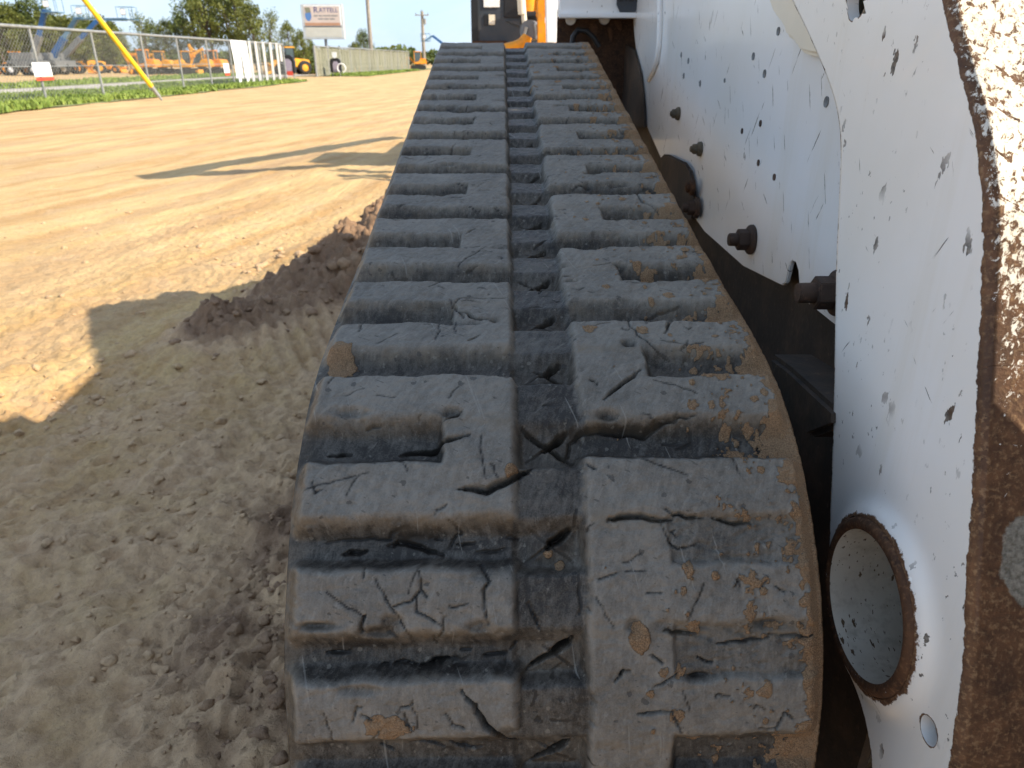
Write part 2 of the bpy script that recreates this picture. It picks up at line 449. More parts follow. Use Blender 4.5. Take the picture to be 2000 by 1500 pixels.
def mat_soil():
    t = NT("sandy_soil"); v = t.pos()
    damp_shade = t.attr("damp_shade"); rut = t.attr("rut")
    a = t.noise(v, .55, 6, .6); b = t.noise(v, 5, 6, .65); c = t.noise(v, 60, 5, .65); g = t.noise(v, 420, 3, .7)
    an = t.noise(t.map(v, (3.2, .35, 1), (0, 0, R(14))), 1.0, 6, .65)
    base = t.mix(t.rng(a, .35, .68), (.55, .375, .170), (.63, .445, .21))
    base = t.mix(t.rng(an, .42, .62, 0, .85), base, (.41, .24, .09))
    base = t.mix(t.rng(b, .5, .75, 0, .5), base, (.55, .42, .26))
    base = t.mix(t.math('MULTIPLY', rut, .5), base, (.42, .28, .155))
    dm = t.math('ADD', damp_shade, t.rng(b, .3, .7, -.18, .18))
    base = t.mix(t.rng(dm, 0.05, .40), base, (.57, .385, .222)); base = t.mix(t.rng(dm, 0.5, .95, 0, .96), base, (.25, .152, .090))  # first tone lifts the shaded near soil, second is dark damp soil
    base = t.mix(t.rng(c, .42, .72, 0, .62), base, t.mix(.55, base, (.16, .105, .065)))
    base = t.mix(t.rng(g, .55, .8, 0, .5), base, t.mix(.6, base, (.75, .66, .52)))
    h = t.math('ADD', t.math('MULTIPLY', c, 1.0), t.math('MULTIPLY', g, .35))
    b1 = t.bump(t.noise(v, 26, 6, .65), .7, .014)
    return t.done(base, .95, 0, t.bump(h, 1.0, .008, b1))

def mat_grass(name, a, b, c):
    t = NT(name); v = t.pos()
    n1 = t.noise(v, .8, 4); n2 = t.noise(v, 9, 3)
    base = t.mix(t.rng(n1, .35, .65), a, b); base = t.mix(t.rng(n2, .5, .75, 0, .7), base, c)
    t.b.inputs["Subsurface Weight"].default_value = 0.0
    return t.done(base, .7)

def mat_leaf(name, a, b):
    t = NT(name); v = t.obj()
    n1 = t.noise(v, .9, 3); n2 = t.noise(v, 4.0, 2)
    base = t.mix(t.rng(t.math('ADD', n1, t.math('MULTIPLY', n2, .5)), .55, .95), a, b)
    m = t.done(base, .6)
    tr = t.n("BsdfTranslucent", None, Color=base); ms = t.n("MixShader", None, Fac=.3)
    t.t.links.new(t.b.outputs[0], ms.inputs[1]); t.t.links.new(tr.outputs[0], ms.inputs[2]); t.t.links.new(ms.outputs[0], t.out.inputs[0])
    return m

def mat_glass(name, c):
    t = NT(name); t.b.inputs["Specular IOR Level"].default_value = .7
    n1 = t.noise(t.obj(), 2.0, 3)
    return t.done(t.mix(n1, c, tuple(q * 1.6 for q in c)), .08)

M = dict(
    rubber=mat_rubber(), paint=mat_paint(), paint_clean=mat_paint("white_enamel_rear", .5), arm=mat_arm(),
    rust=mat_rust(), rust_dark=mat_rust("dark_rust", .6), rim=mat_rust("chipped_rim", .8, .28), tube=mat_tube(),
    dark=mat_dark(), dark_brown=mat_dark("muddy_dark_steel", (.030, .021, .016), (.090, .058, .037)),
    bolt=mat_dark("oily_bolt", (.045, .028, .020), (.12, .066, .042)), brass=mat_dark("dull_zinc", (.07, .058, .04), (.16, .13, .085)),
    soil=mat_soil(),
    grass=mat_grass("verge_grass", (.13, .20, .03), (.22, .29, .05), (.34, .35, .11)),
    turf=mat_grass("turf_soil", (.11, .135, .035), (.20, .21, .07), (.33, .27, .13)),
    gravel=simple("gravel_track", (.42, .38, .33), .95, 0, .2, 3, .3, .02),
    galv=simple("galvanised_steel", (.30, .305, .295), .5, .35, .18, 6, .1),
    wire=simple("fence_wire", (.24, .245, .23), .55, .3, .15, 6, .0),
    slat=simple("privacy_slat", (.235, .235, .175), .7, 0, .25, 4, .1, .01, (.16, .15, .10), 1.2),
    yellow=simple("yellow_plastic", (.80, .50, .02), .4, 0, .1, 4, .05),
    cat=simple("machine_yellow", (.78, .36, .025), .45, 0, .18, 3, .05, .01, (.50, .30, .12), 2.0),
    cat2=simple("machine_orange", (.80, .30, .02), .45, 0, .2, 3, .05, .01, (.45, .25, .10), 2.0),
    blue=simple("lift_blue", (.025, .10, .27), .4, 0, .2, 3, .05),
    blue_pale=simple("lift_blue_grey", (.10, .20, .30), .45, 0, .2, 3, .05),
    grey=simple("boom_grey", (.16, .17, .18), .5, .1, .2, 3, .05),
    tyre=simple("tyre_rubber", (.03, .03, .03), .85, 0, .3, 6, .3),
    glass=mat_glass("cab_glass", (.05, .07, .075)), white_shaded=simple("less_lit_white", (.46, .46, .45), .6, 0, .15, 3, .05),  # second white is toned down in colour to look less lit
    white=simple("white_plastic", (.82, .83, .84), .5, 0, .06, 4, .05),
    red=simple("sign_red", (.55, .07, .04), .5, 0, .1, 5, .0),
    black=simple("black_plastic", (.015, .015, .017), .45, 0, .3, 6, .1), mauve=simple("grey_panel", (.30, .27, .34), .5, 0, .15, 6, .05),
    wood=simple("pole_wood", (.30, .27, .23), .85, 0, .25, 5, .4, .02, (.16, .13, .10), 1.4),
    bark=simple("bark", (.085, .065, .05), .9, 0, .35, 6, .5, .03),
    slate=simple("slate_panel", (.040, .048, .060), .38, 0, .22, 5, .08, .01, (.075, .07, .068), 3.5),
    orange=simple("orange_enamel", (.80, .31, .008), .4, 0, .14, 9, .06, .01, (.45, .20, .05), 14),
    cream=simple("cream_enamel", (.76, .70, .57), .4, 0, .08, 6, .06),
    sign_cream=simple("sign_face", (.62, .52, .47), .5, 0, .08, 2, .0), sign_band=simple("sign_band", (.48, .27, .17), .5, 0, .1, 2, .0),
    sign_board=simple("reader_board", (.62, .60, .52), .5, 0, .06, 2, .0), sign_frame=simple("sign_cabinet", (.55, .58, .60), .5, .1, .1, 2, .05),
    ink=simple("sign_ink", (.05, .06, .20), .5, 0, .1, 2, 0), ink_grey=simple("sign_ink_grey", (.28, .27, .26), .5, 0, .1, 2, 0), sign_blue=simple("emblem_blue", (.10, .22, .50), .5, 0, .1, 2, 0),
    leaf_a=mat_leaf("leaf_olive", (.065, .09, .018), (.22, .235, .055)),
    leaf_b=mat_leaf("leaf_green", (.045, .07, .017), (.155, .19, .045)),
    leaf_c=mat_leaf("leaf_pale", (.09, .12, .04), (.24, .26, .09)),
)

# ------------------------------------------------------------------ ground
def berm(X, Y):
    """height of the heap pushed up beside the track"""
    ax, ay, bx, by = -1.00, 2.80, -0.48, 3.75
    t = np.clip(((X - ax) * (bx - ax) + (Y - ay) * (by - ay)) / ((bx - ax) ** 2 + (by - ay) ** 2), -.15, 1.25)
    d = np.hypot(X - (ax + t * (bx - ax)), Y - (ay + t * (by - ay)))
    hh = .13 + .24 * np.clip(t, 0, 1)
    w = .29 + .14 * t
    return hh * np.exp(-(d / w) ** 2)
def ground_h(X, Y):
    near = np.exp(-((X + .6) ** 2 / 5.0 + (Y - 1.6) ** 2 / 6.5))
    c = X * .97 - Y * .25; al = X * .25 + Y * .97
    z = .018 * fbm(X * .45, Y * .45, 3, 3)
    r_ = pn(c * 3.2, al * .22, 21); r2 = pn(c * 9, al * .5, 22)
    z = z + (.014 * r_ + .006 * r2) * (1 - .5 * near)
    z = z + (.010 + .014 * near) * fbm(X * 3.1, Y * 3.1, 4, 5)
    z = z + (.004 + .009 * near) * fbm(X * 15, Y * 15, 4, 6, .62)
    z = z + near * .010 * (1 - 2 * np.abs(fbm(X * 8 + .3 * Y, Y * 11, 3, 7, .6)))
    # crusted ledges where the soil broke
    rg = 1 - np.abs(fbm(X * 4.2 + .6 * Y, Y * 4.2, 3, 8))
    z = z + near * .016 * sstep(.82, .97, rg) * sstep(-.1, .4, pn(X * 1.7, Y * 1.7, 9))
    b = berm(X, Y)
    z = z + b * (1 + .35 * fbm(X * 5, Y * 5, 4, 12)) + sstep(.03, .12, b) * .030 * fbm(X * 15, Y * 15, 4, 13, .65)
    # old tread prints pressed into the skirt of the heap and into the lot
    def prints(cx, cy, rad, ang, pitch, amp, seed):
        a = (X - cx) * np.cos(ang) + (Y - cy) * np.sin(ang)
        m = np.exp(-(((X - cx) ** 2 + (Y - cy) ** 2) / rad ** 2) ** 2) * sstep(-.35, .15, pn(X * 3, Y * 3, seed))
        return m * amp * np.tanh(2.2 * np.sin(a * 2 * np.pi / pitch))
    z = z + prints(-.78, 2.62, .34, R(28), .062, .011, 31) + prints(-1.05, 1.25, .16, R(75), .026, .0055, 32)
    z = z + prints(-.62, .98, .10, R(15), .022, .0055, 33) + prints(-1.75, 2.3, .3, R(35), .05, .002, 34) + prints(-2.6, 4.4, .9, R(10), .06, .0015, 35)
    bank = np.exp(-((X + .45) / .20) ** 2) * sstep(.5, .9, Y) * sstep(3.4, 2.6, Y)
    z = z + bank * (.020 * fbm(X * 12, Y * 12, 4, 41, .65) + .012 * (1 - 2 * np.abs(fbm(X * 20, Y * 20, 3, 42, .6))))
    # soil banked against the belt
    z = z + .05 * np.exp(-((X + .30) / .16) ** 2) * sstep(.35, 1.2, Y) * sstep(3.2, 2.0, Y) * (1 + .5 * pn(X * 4, Y * 4, 40))
    return z
def axis(fine0, fine1, step, lo, hi, grow=1.07, cap=60.0):
    a = list(np.arange(fine0, fine1, step)); s = step; x = a[-1]
    while x < hi: s = min(s * grow, cap); x += s; a.append(x)
    s = step; x = a[0]; L = []
    while x > lo: s = min(s * grow, cap); x -= s; L.append(x)
    return np.array(L[::-1] + a)
gx = axis(-2.3, .75, .0085, -900, 900, 1.045)
gy = axis(.45, 4.6, .0095, -500, 1500, 1.030)
GX, GY = np.meshgrid(gx, gy)
far = sstep(60, 12, np.hypot(GX, GY))
GZ = ground_h(GX, GY) * far
bm_ = berm(GX, GY)
damp_shade = sstep(.02, .10, bm_) * .95
damp_shade = np.maximum(damp_shade, .36 * sstep(-2.2, -.6, GX) * sstep(3.4, 1.6, GY) * sstep(-4, 0, GY))  # zone in the loader's shade: own soil tone painted in to lift it
damp_shade = np.maximum(damp_shade, .75 * np.exp(-((GX + .45) / .33) ** 2) * sstep(4.6, 3.2, GY) * sstep(1.6, 2.6, GY))
damp_shade = np.maximum(damp_shade, 1.0 * np.exp(-((GX + .42 + .1 * pn(GY * 2, GY * 0, 44)) / .27) ** 2) * sstep(.5, .9, GY) * sstep(3.6, 2.6, GY) * (.86 + .5 * fbm(GX * 4, GY * 4, 3, 45)))
cc = GX * .97 - GY * .25
rut = sstep(0.05, .5, -pn(cc * 3.2, (GX * .25 + GY * .97) * .22, 21)) * far
me = np_mesh("ground", np.stack([GX, GY, GZ], -1).reshape(-1, 3), grid_quads(len(gy), len(gx)), True, {"damp_shade": damp_shade.ravel(), "rut": rut.ravel()})
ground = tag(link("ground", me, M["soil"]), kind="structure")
del GX, GY, GZ
def gz(x, y): return float(ground_h(np.array([x]), np.array([y]))[0]) * float(sstep(60, 12, math.hypot(x, y)))

# loose clods and crumbs of soil
def clods():
    bm = bmesh.new(); bmesh.ops.create_icosphere(bm, subdivisions=2, radius=1.0)
    bv = np.array([v.co[:] for v in bm.verts]); bf = np.array([[v.index for v in f.verts] for f in bm.faces]); bm.free()
    V, Fc = [], []; base = 0
    def put(x, y, r):
        nonlocal base
        s = rnd.random() * 100
        n = 1 + .50 * pn(bv[:, 0] * 1.6 + s, bv[:, 1] * 1.6 + bv[:, 2] * 2.1 + s, 50) + .38 * pn(bv[:, 0] * 4 + s, bv[:, 2] * 4 + bv[:, 1] * 3, 51)
        a = rnd.random() * 6.28; ca, sa = math.cos(a), math.sin(a)
        q = bv * n[:, None] * np.array([rnd.uniform(.8, 1.3), rnd.uniform(.7, 1.0), rnd.uniform(.45, .75)]) * r
        q = np.stack([q[:, 0] * ca - q[:, 1] * sa, q[:, 0] * sa + q[:, 1] * ca, q[:, 2]], -1)
        V.append(q + np.array([x, y, gz(x, y) + r * .02])); Fc.append(bf + base); base += len(bv)
    def cluster(cx, cy, sx, sy, n, r0, r1):
        for _ in range(n):
            x, y = rnd.gauss(cx, sx), rnd.gauss(cy, sy)
            if x > -.26 and y > .42: continue
            put(x, y, r0 * (r1 / r0) ** (rnd.random() ** 2.2))
    cluster(-.62, 1.18, .22, .25, 330, .0022, .017)
    cluster(-.40, .95, .10, .12, 220, .0022, .018)
    cluster(-.75, 1.55, .30, .25, 280, .0022, .017)
    cluster(-1.1, 2.2, .35, .35, 150, .004, .020)
    cluster(-1.35, 2.1, .16, .14, 90, .004, .020)
    cluster(-1.35, 1.5, .3, .3, 90, .003, .014)
    cluster(-.85, 3.35, .30, .45, 220, .006, .038)
    cluster(-1.6, 3.2, .7, .7, 120, .004, .020)
    cluster(-2.5, 4.5, 1.4, 1.4, 160, .005, .026)
    for _ in range(60): put(rnd.uniform(.30, .62), rnd.uniform(.55, 1.2), rnd.uniform(.004, .018))
    V, Fc = np.concatenate(V), np.concatenate(Fc)
    me = np_mesh("soil_clods", V, Fc, True, {"damp_shade": np.maximum(np.where(berm(V[:, 0], V[:, 1]) > .04, .9, .40), .95 * np.exp(-((V[:, 0] + .42) / .24) ** 2) * (V[:, 1] < 3.4)), "rut": np.zeros(len(V))})
    tag(link("soil_clods", me, M["soil"]), "loose crumbs and clods of sandy soil scattered beside the track", "soil", kind="stuff")
clods()

# ------------------------------------------------------------------ the loader
loader = empty("compact_track_loader", (0.95, 1.6, 0))
tag(loader, "scratched white track loader with cracked muddy rubber track, filling the foreground", "track loader")

# --- belt path in the (Y, Z) plane: idler in front, raised drive sprocket behind, two ground rollers
T_YC, T_ZC, T_R, T_SL, T_P, T_S0, T_W = .7389, .4161, .333, .1884, .0932, -.3342, .45
T_XC, T_YAW = .0351, -.0139
LH = .0185
L0 = 1.60
ty0, tz0 = T_YC - T_R * math.sin(T_SL), T_ZC + T_R * math.cos(T_SL)
RS = .27
sy_, sz_ = ty0 + L0 * math.cos(T_SL) + RS * math.sin(T_SL), tz0 + L0 * math.sin(T_SL) - RS * math.cos(T_SL)
CIRC = [(T_YC, T_ZC, T_R), (sy_, sz_, RS), (2.02, .205, .20), (.93, .205, .20)]
def belt_path():
    tang = []
    for i in range(4):
        a, b = CIRC[i], CIRC[(i + 1) % 4]
        D = np.array([b[0] - a[0], b[1] - a[1]]); L = np.hypot(*D); c = (a[2] - b[2]) / L
        n = D / L * c + np.array([-D[1], D[0]]) / L * math.sqrt(1 - c * c)
        tang.append((np.array(a[:2]) + n * a[2], np.array(b[:2]) + n * b[2], math.atan2(n[1], n[0])))
    seg = []; s = 0.0
    for i in range(4):
        p, q, an = tang[i]; L = np.hypot(*(q - p)); seg.append(("l", s, L, p, q, an)); s += L
        j = (i + 1) % 4; a1 = tang[j][2]; da = (an - a1) % (2 * math.pi); L = da * CIRC[j][2]
        seg.append(("a", s, L, j, an, da)); s += L
    return seg, s
SEG, T_LEN = belt_path()
def belt_pt(S):
    S = np.mod(np.asarray(S, float), T_LEN)
    Y = np.zeros_like(S); Z = np.zeros_like(S); NY = np.zeros_like(S); NZ = np.zeros_like(S)
    for g in SEG:
        m = (S >= g[1] - 1e-9) & (S <= g[1] + g[2] + 1e-9)
        if g[0] == "l":
            f = (S[m] - g[1]) / g[2]; Y[m] = g[3][0] + f * (g[4][0] - g[3][0]); Z[m] = g[3][1] + f * (g[4][1] - g[3][1])
            NY[m], NZ[m] = math.cos(g[5]), math.sin(g[5])
        else:
            cy, cz, r = CIRC[g[3]]; a = g[4] - (S[m] - g[1]) / r
            NY[m], NZ[m] = np.cos(a), np.sin(a); Y[m] = cy + r * NY[m]; Z[m] = cz + r * NZ[m]
    return Y, Z, NY, NZ

CRACKS = [
 (2, [(-0.2190,-0.1912), (-0.2151,-0.1759), (-0.2147,-0.1604), (-0.2155,-0.1402), (-0.2096,-0.1358), (-0.2065,-0.1265)]),
 (4, [(-0.2217,-0.1399), (-0.2194,-0.1322), (-0.2213,-0.1182), (-0.2256,-0.1057), (-0.2303,-0.0932)]),
 (4, [(-0.2276,-0.1775), (-0.2268,-0.1690), (-0.2260,-0.1583)]),
 (2, [(-0.2155,-0.1052), (-0.2147,-0.0997), (-0.2166,-0.0942)]),
 (2, [(-0.2245,-0.0894), (-0.2174,-0.0841), (-0.2115,-0.0826), (-0.2108,-0.0764), (-0.2006,-0.0891)]),
 (2.5, [(-0.2206,-0.0809), (-0.2198,-0.0732), (-0.2194,-0.0662)]),
 (2, [(-0.2276,-0.0653), (-0.2276,-0.0545), (-0.2245,-0.0405)]),
 (2, [(-0.2139,-0.0381), (-0.2162,-0.0295)]),
 (1.2, [(-0.2488,-0.1466), (-0.2707,-0.1339), (-0.2962,-0.1184)]),
 (2, [(-0.2707,-0.1331), (-0.2660,-0.1172), (-0.2578,-0.1089), (-0.2429,-0.1115)]),
 (1.5, [(-0.2578,-0.1089), (-0.2644,-0.1042)]),
 (1.8, [(-0.2636,-0.1134), (-0.2754,-0.1140), (-0.2801,-0.1033), (-0.2875,-0.0911)]),
 (2.5, [(-0.2390,-0.0607), (-0.2523,-0.0545), (-0.2597,-0.0591), (-0.2871,-0.0554)]),
 (3, [(-0.2781,-0.1558), (-0.2915,-0.1579)]),
 (0.8, [(-0.2601,-0.1874), (-0.2781,-0.1565)]),
 (1.5, [(-0.2915,-0.1366), (-0.2969,-0.1298)]),
 (1.5, [(-0.2409,-0.1576), (-0.2472,-0.1566)]),
 (3, [(-0.3142,-0.1910), (-0.3134,-0.1804), (-0.3122,-0.1699)]),
 (2.5, [(-0.3236,-0.1450), (-0.3240,-0.1382)]),
 (3, [(-0.3228,-0.1321), (-0.3224,-0.1215)]),
 (5, [(-0.3240,-0.1208), (-0.3248,-0.1033), (-0.3220,-0.1003), (-0.3197,-0.0821)]),
 (2, [(-0.3251,-0.0836), (-0.3236,-0.0738)]),
 (3, [(-0.3161,-0.0578), (-0.3150,-0.0411)]),
 (2, [(-0.3114,-0.0782), (-0.3114,-0.0707)]),
 (4.5, [(-0.3392,-0.0777), (-0.3518,-0.0672), (-0.3682,-0.0574), (-0.3874,-0.0430), (-0.4000,-0.0291)]),
 (2, [(-0.3635,-0.1647), (-0.3537,-0.1629), (-0.3522,-0.1583)]),
 (1.5, [(-0.3581,-0.1585), (-0.3631,-0.1495)]),
 (1.5, [(-0.3686,-0.0857), (-0.3722,-0.0743)]),
 (1, [(-0.3581,-0.0901), (-0.3678,-0.0841)]),
 (1, [(-0.3463,-0.1172), (-0.3710,-0.1132)]),
 (0.8, [(-0.3553,-0.1887), (-0.3906,-0.1804)]),
 (2, [(-0.3960,-0.1216), (-0.3968,-0.1078), (-0.4035,-0.0925)]),
 (2.5, [(-0.3957,-0.0893), (-0.4027,-0.0802), (-0.4031,-0.0616)]),
 (2, [(-0.4000,-0.1463), (-0.4058,-0.1374)]),
 (7, [(-0.1755,-0.0806), (-0.1755,-0.0566), (-0.1665,-0.0347), (-0.1528,-0.0159)]),
 (0.8, [(-0.1763,-0.2134), (-0.1704,-0.1971), (-0.1665,-0.1844), (-0.1598,-0.1587)]),
 (1, [(-0.1250,-0.0615), (-0.1520,-0.0605), (-0.1669,-0.0571)]),
 (1, [(-0.1473,-0.1319), (-0.1587,-0.1245)]),
 (0.8, [(-0.1626,-0.1677), (-0.1802,-0.1754)]),
 (5, [(-0.1359,-0.1353), (-0.1324,-0.1154), (-0.1324,-0.1019), (-0.1297,-0.0952), (-0.1234,-0.0717)]),
 (3, [(-0.1363,-0.1970), (-0.1352,-0.1784)]),
 (2, [(-0.1117,-0.1646), (-0.1093,-0.1525)]),
 (2.5, [(-0.1073,-0.0962), (-0.1015,-0.0881), (-0.0979,-0.0799)]),
 (1, [(-0.0787,-0.1585), (-0.0827,-0.1418)]),
 (1, [(-0.0846,-0.0916), (-0.0705,-0.0830)]),
 (1, [(-0.0666,-0.2057), (-0.0525,-0.1993)]),
 (1.5, [(0.0200,-0.1901), (0.0450,-0.1885)]),
 (1.2, [(0.0012,-0.1092), (0.0446,-0.1075)]),
 (1, [(0.0114,-0.0904), (0.0443,-0.0913)]),
 (0.8, [(-0.0039,-0.1679), (0.0149,-0.1502)]),
 (4, [(0.0611,-0.0962), (0.0607,-0.0814), (0.0443,-0.0710), (0.0439,-0.0499)]),
 (2.5, [(0.0815,-0.0940), (0.0920,-0.0894), (0.0917,-0.0365)]),
 (7, [(-0.1234,0.0185), (-0.1164,0.0272), (-0.1140,0.0439), (-0.1152,0.0714), (-0.1160,0.0851), (-0.1105,0.0996), (-0.1054,0.1170), (-0.1038,0.1326)]),
 (3, [(-0.1379,0.0157), (-0.1234,0.0185)]),
 (4, [(-0.0850,0.0521), (-0.0650,0.0714), (-0.0482,0.0897)]),
 (3.5, [(0.0110,0.1240), (0.0325,0.1329), (0.0552,0.1481)]),
 (1.5, [(0.0591,0.0842), (0.0364,0.0884), (0.0082,0.0953), (-0.0094,0.1063), (-0.0216,0.1240)]),
 (2, [(0.0627,0.0855), (0.0709,0.1219), (0.0760,0.1380), (0.0811,0.1559)]),
 (1, [(-0.0024,0.1168), (-0.0082,0.1435), (-0.0043,0.1598)]),
 (1, [(-0.0631,0.1007), (-0.0693,0.1199), (-0.0799,0.1382)]),
 (1.5, [(-0.0607,0.0414), (-0.0666,0.0467)]),
 (1.5, [(-0.1250,0.1032), (-0.1250,0.1169)]),
 (1.5, [(-0.1312,0.1146), (-0.1242,0.1293)]),
 (2, [(-0.1301,0.1885), (-0.1363,0.1886)]),
 (2, [(-0.1540,0.0315), (-0.1583,0.0379)]),
 (0.7, [(-0.1473,0.0735), (-0.1645,0.1170)]),
 (0.8, [(-0.1344,0.1536), (-0.1638,0.1610)]),
 (5, [(-0.2045,0.0436), (-0.2010,0.0509), (-0.2002,0.0628), (-0.2010,0.0754), (-0.2041,0.0909), (-0.2021,0.1006)]),
 (3, [(-0.1955,0.0964), (-0.1990,0.1072), (-0.2014,0.1260)]),
 (3, [(-0.2014,0.1347), (-0.2049,0.1478), (-0.2065,0.1666)]),
 (1.5, [(-0.2065,0.0908), (-0.2206,0.0960), (-0.2268,0.1033), (-0.2237,0.1176)]),
 (3, [(-0.2915,0.0879), (-0.2938,0.0970), (-0.2962,0.1153)]),
 (2.5, [(-0.3040,0.1320), (-0.3032,0.1473), (-0.3020,0.1627), (-0.2997,0.1750)]),
 (2, [(-0.2969,0.1751), (-0.2981,0.2120)]),
 (2, [(-0.3103,0.0776), (-0.3193,0.0874)]),
 (3, [(-0.3318,0.0485), (-0.3251,0.0538), (-0.3251,0.0599)]),
 (2, [(-0.3369,0.0813), (-0.3287,0.0981)]),
 (2, [(-0.3157,0.1173), (-0.3204,0.1280)]),
 (2.5, [(-0.3616,0.0679), (-0.3600,0.0801), (-0.3588,0.0939)]),
 (1.5, [(-0.3569,0.0946), (-0.3788,0.1030)]),
 (2, [(-0.3761,0.1669), (-0.3749,0.1808), (-0.3616,0.1893), (-0.3667,0.1942)]),
 (1.2, [(-0.3581,0.1615), (-0.3537,0.1644), (-0.3581,0.1699)]),
 (1.5, [(-0.2586,0.1477), (-0.2511,0.1513), (-0.2601,0.1507)]),
 (0.8, [(-0.2848,0.1072), (-0.2554,0.1216)]),
 (1.5, [(-0.2574,0.1818), (-0.2621,0.1892)]),
 (1, [(-0.2664,0.0333), (-0.2895,0.0474)]),
 (1, [(-0.2625,0.0750), (-0.2621,0.0873)]),
 (1.5, [(-0.2515,0.0353), (-0.2464,0.0509)]),
 (0.8, [(-0.3412,0.1043), (-0.3588,0.1092)]),
 (1.5, [(-0.2472,0.0200), (-0.2797,0.0200)]),
 (2, [(-0.2703,-0.0227), (-0.2836,-0.0159), (-0.2918,-0.0130)]),
 (3, [(0.4293,0.1576), (0.3768,0.1606), (0.3569,0.1828)]),
 (2, [(0.5249,-0.2797), (0.5124,-0.2209)]),
 (2.5, [(0.0862,-0.0993), (0.0466,-0.0835)]),
 (1.5, [(0.6033,-0.1372), (0.6608,-0.1227)]),
 (1, [(0.1767,-0.0952), (0.2284,-0.0620)]),
 (1.5, [(0.1171,-0.1244), (0.1359,-0.1110)]),
]
def soft(x, k):                 # clamp to 0..1 with rounded shoulders
    def smin(a, b): h = np.clip(.5 + .5 * (b - a) / k, 0, 1); return b * (1 - h) + a * h - k * h * (1 - h)
    return -smin(-smin(x, 1.0), 0.0)
NB0, NB1 = -6, 24
def lug_groups():
    """bar index -> lug index, left and right: bars joined in pairs by an inner bridge"""
    out = {}
    for side in (-1, 1):
        g = 0; mp = {}
        for n in range(NB0, NB1 + 1):
            mp[n] = g
            joined = (n % 2 == 0 and n != 0) if side < 0 else (n % 2 == 1 or n == 0)
            if not joined: g += 1
        out[side] = mp
    return out
LUGS = lug_groups()
def box_m(S, T, s0, s1, t0, t1, wf, wn, wl, wr, k):
    a_s = np.maximum((S - s1) / wf, (s0 - S) / wn); a_t = np.maximum((t0 - T) / wl, (T - t1) / wr)
    q = np.where((a_s > 0) & (a_t > 0), np.hypot(a_s, a_t), np.maximum(a_s, a_t))
    return soft(1 - q, k)
def carve(Sv, Tv, hgt, crk, w, pts, depth=None, seed=0):
    """cut a crack of half width w/2 mm along a polyline into the height grid"""
    depth = min(.0006 + .0026 * max(w - .7, 0), .0135) if depth is None else depth; w = w * .001 * .42
    P = []
    for (a, b) in zip(pts[:-1], pts[1:]):                      # jitter the line
        n = max(2, int(math.hypot(b[0] - a[0], b[1] - a[1]) / .006))
        for i in range(n): P.append((a[0] + (b[0] - a[0]) * i / n + rnd.gauss(0, .0007), a[1] + (b[1] - a[1]) * i / n + rnd.gauss(0, .0007)))
    P.append(pts[-1]); NP = len(P)
    for i in range(NP - 1):
        (s0, t0), (s1, t1) = P[i], P[i + 1]
        f = math.sin(math.pi * min(max((i + .5) / (NP - 1), .04), .96)) ** .6
        ww = max(w * f, .00085); pad = ww * 3 + .003
        i0, i1 = np.searchsorted(Sv, (min(s0, s1) - pad, max(s0, s1) + pad)); j0, j1 = np.searchsorted(Tv, (min(t0, t1) - pad, max(t0, t1) + pad))
        if i1 <= i0 or j1 <= j0: continue
        A = Sv[i0:i1, None]; B = Tv[None, j0:j1]
        L2 = (s1 - s0) ** 2 + (t1 - t0) ** 2 + 1e-12
        u = np.clip(((A - s0) * (s1 - s0) + (B - t0) * (t1 - t0)) / L2, 0, 1)
        d = np.hypot(A - s0 - u * (s1 - s0), B - t0 - u * (t1 - t0))
        cut = np.exp(-np.abs(d / ww) ** 2.6)
        hgt[i0:i1, j0:j1] = np.minimum(hgt[i0:i1, j0:j1], CLEAN[i0:i1, j0:j1] - depth * f * cut)
        crk[i0:i1, j0:j1] = np.maximum(crk[i0:i1, j0:j1], cut)

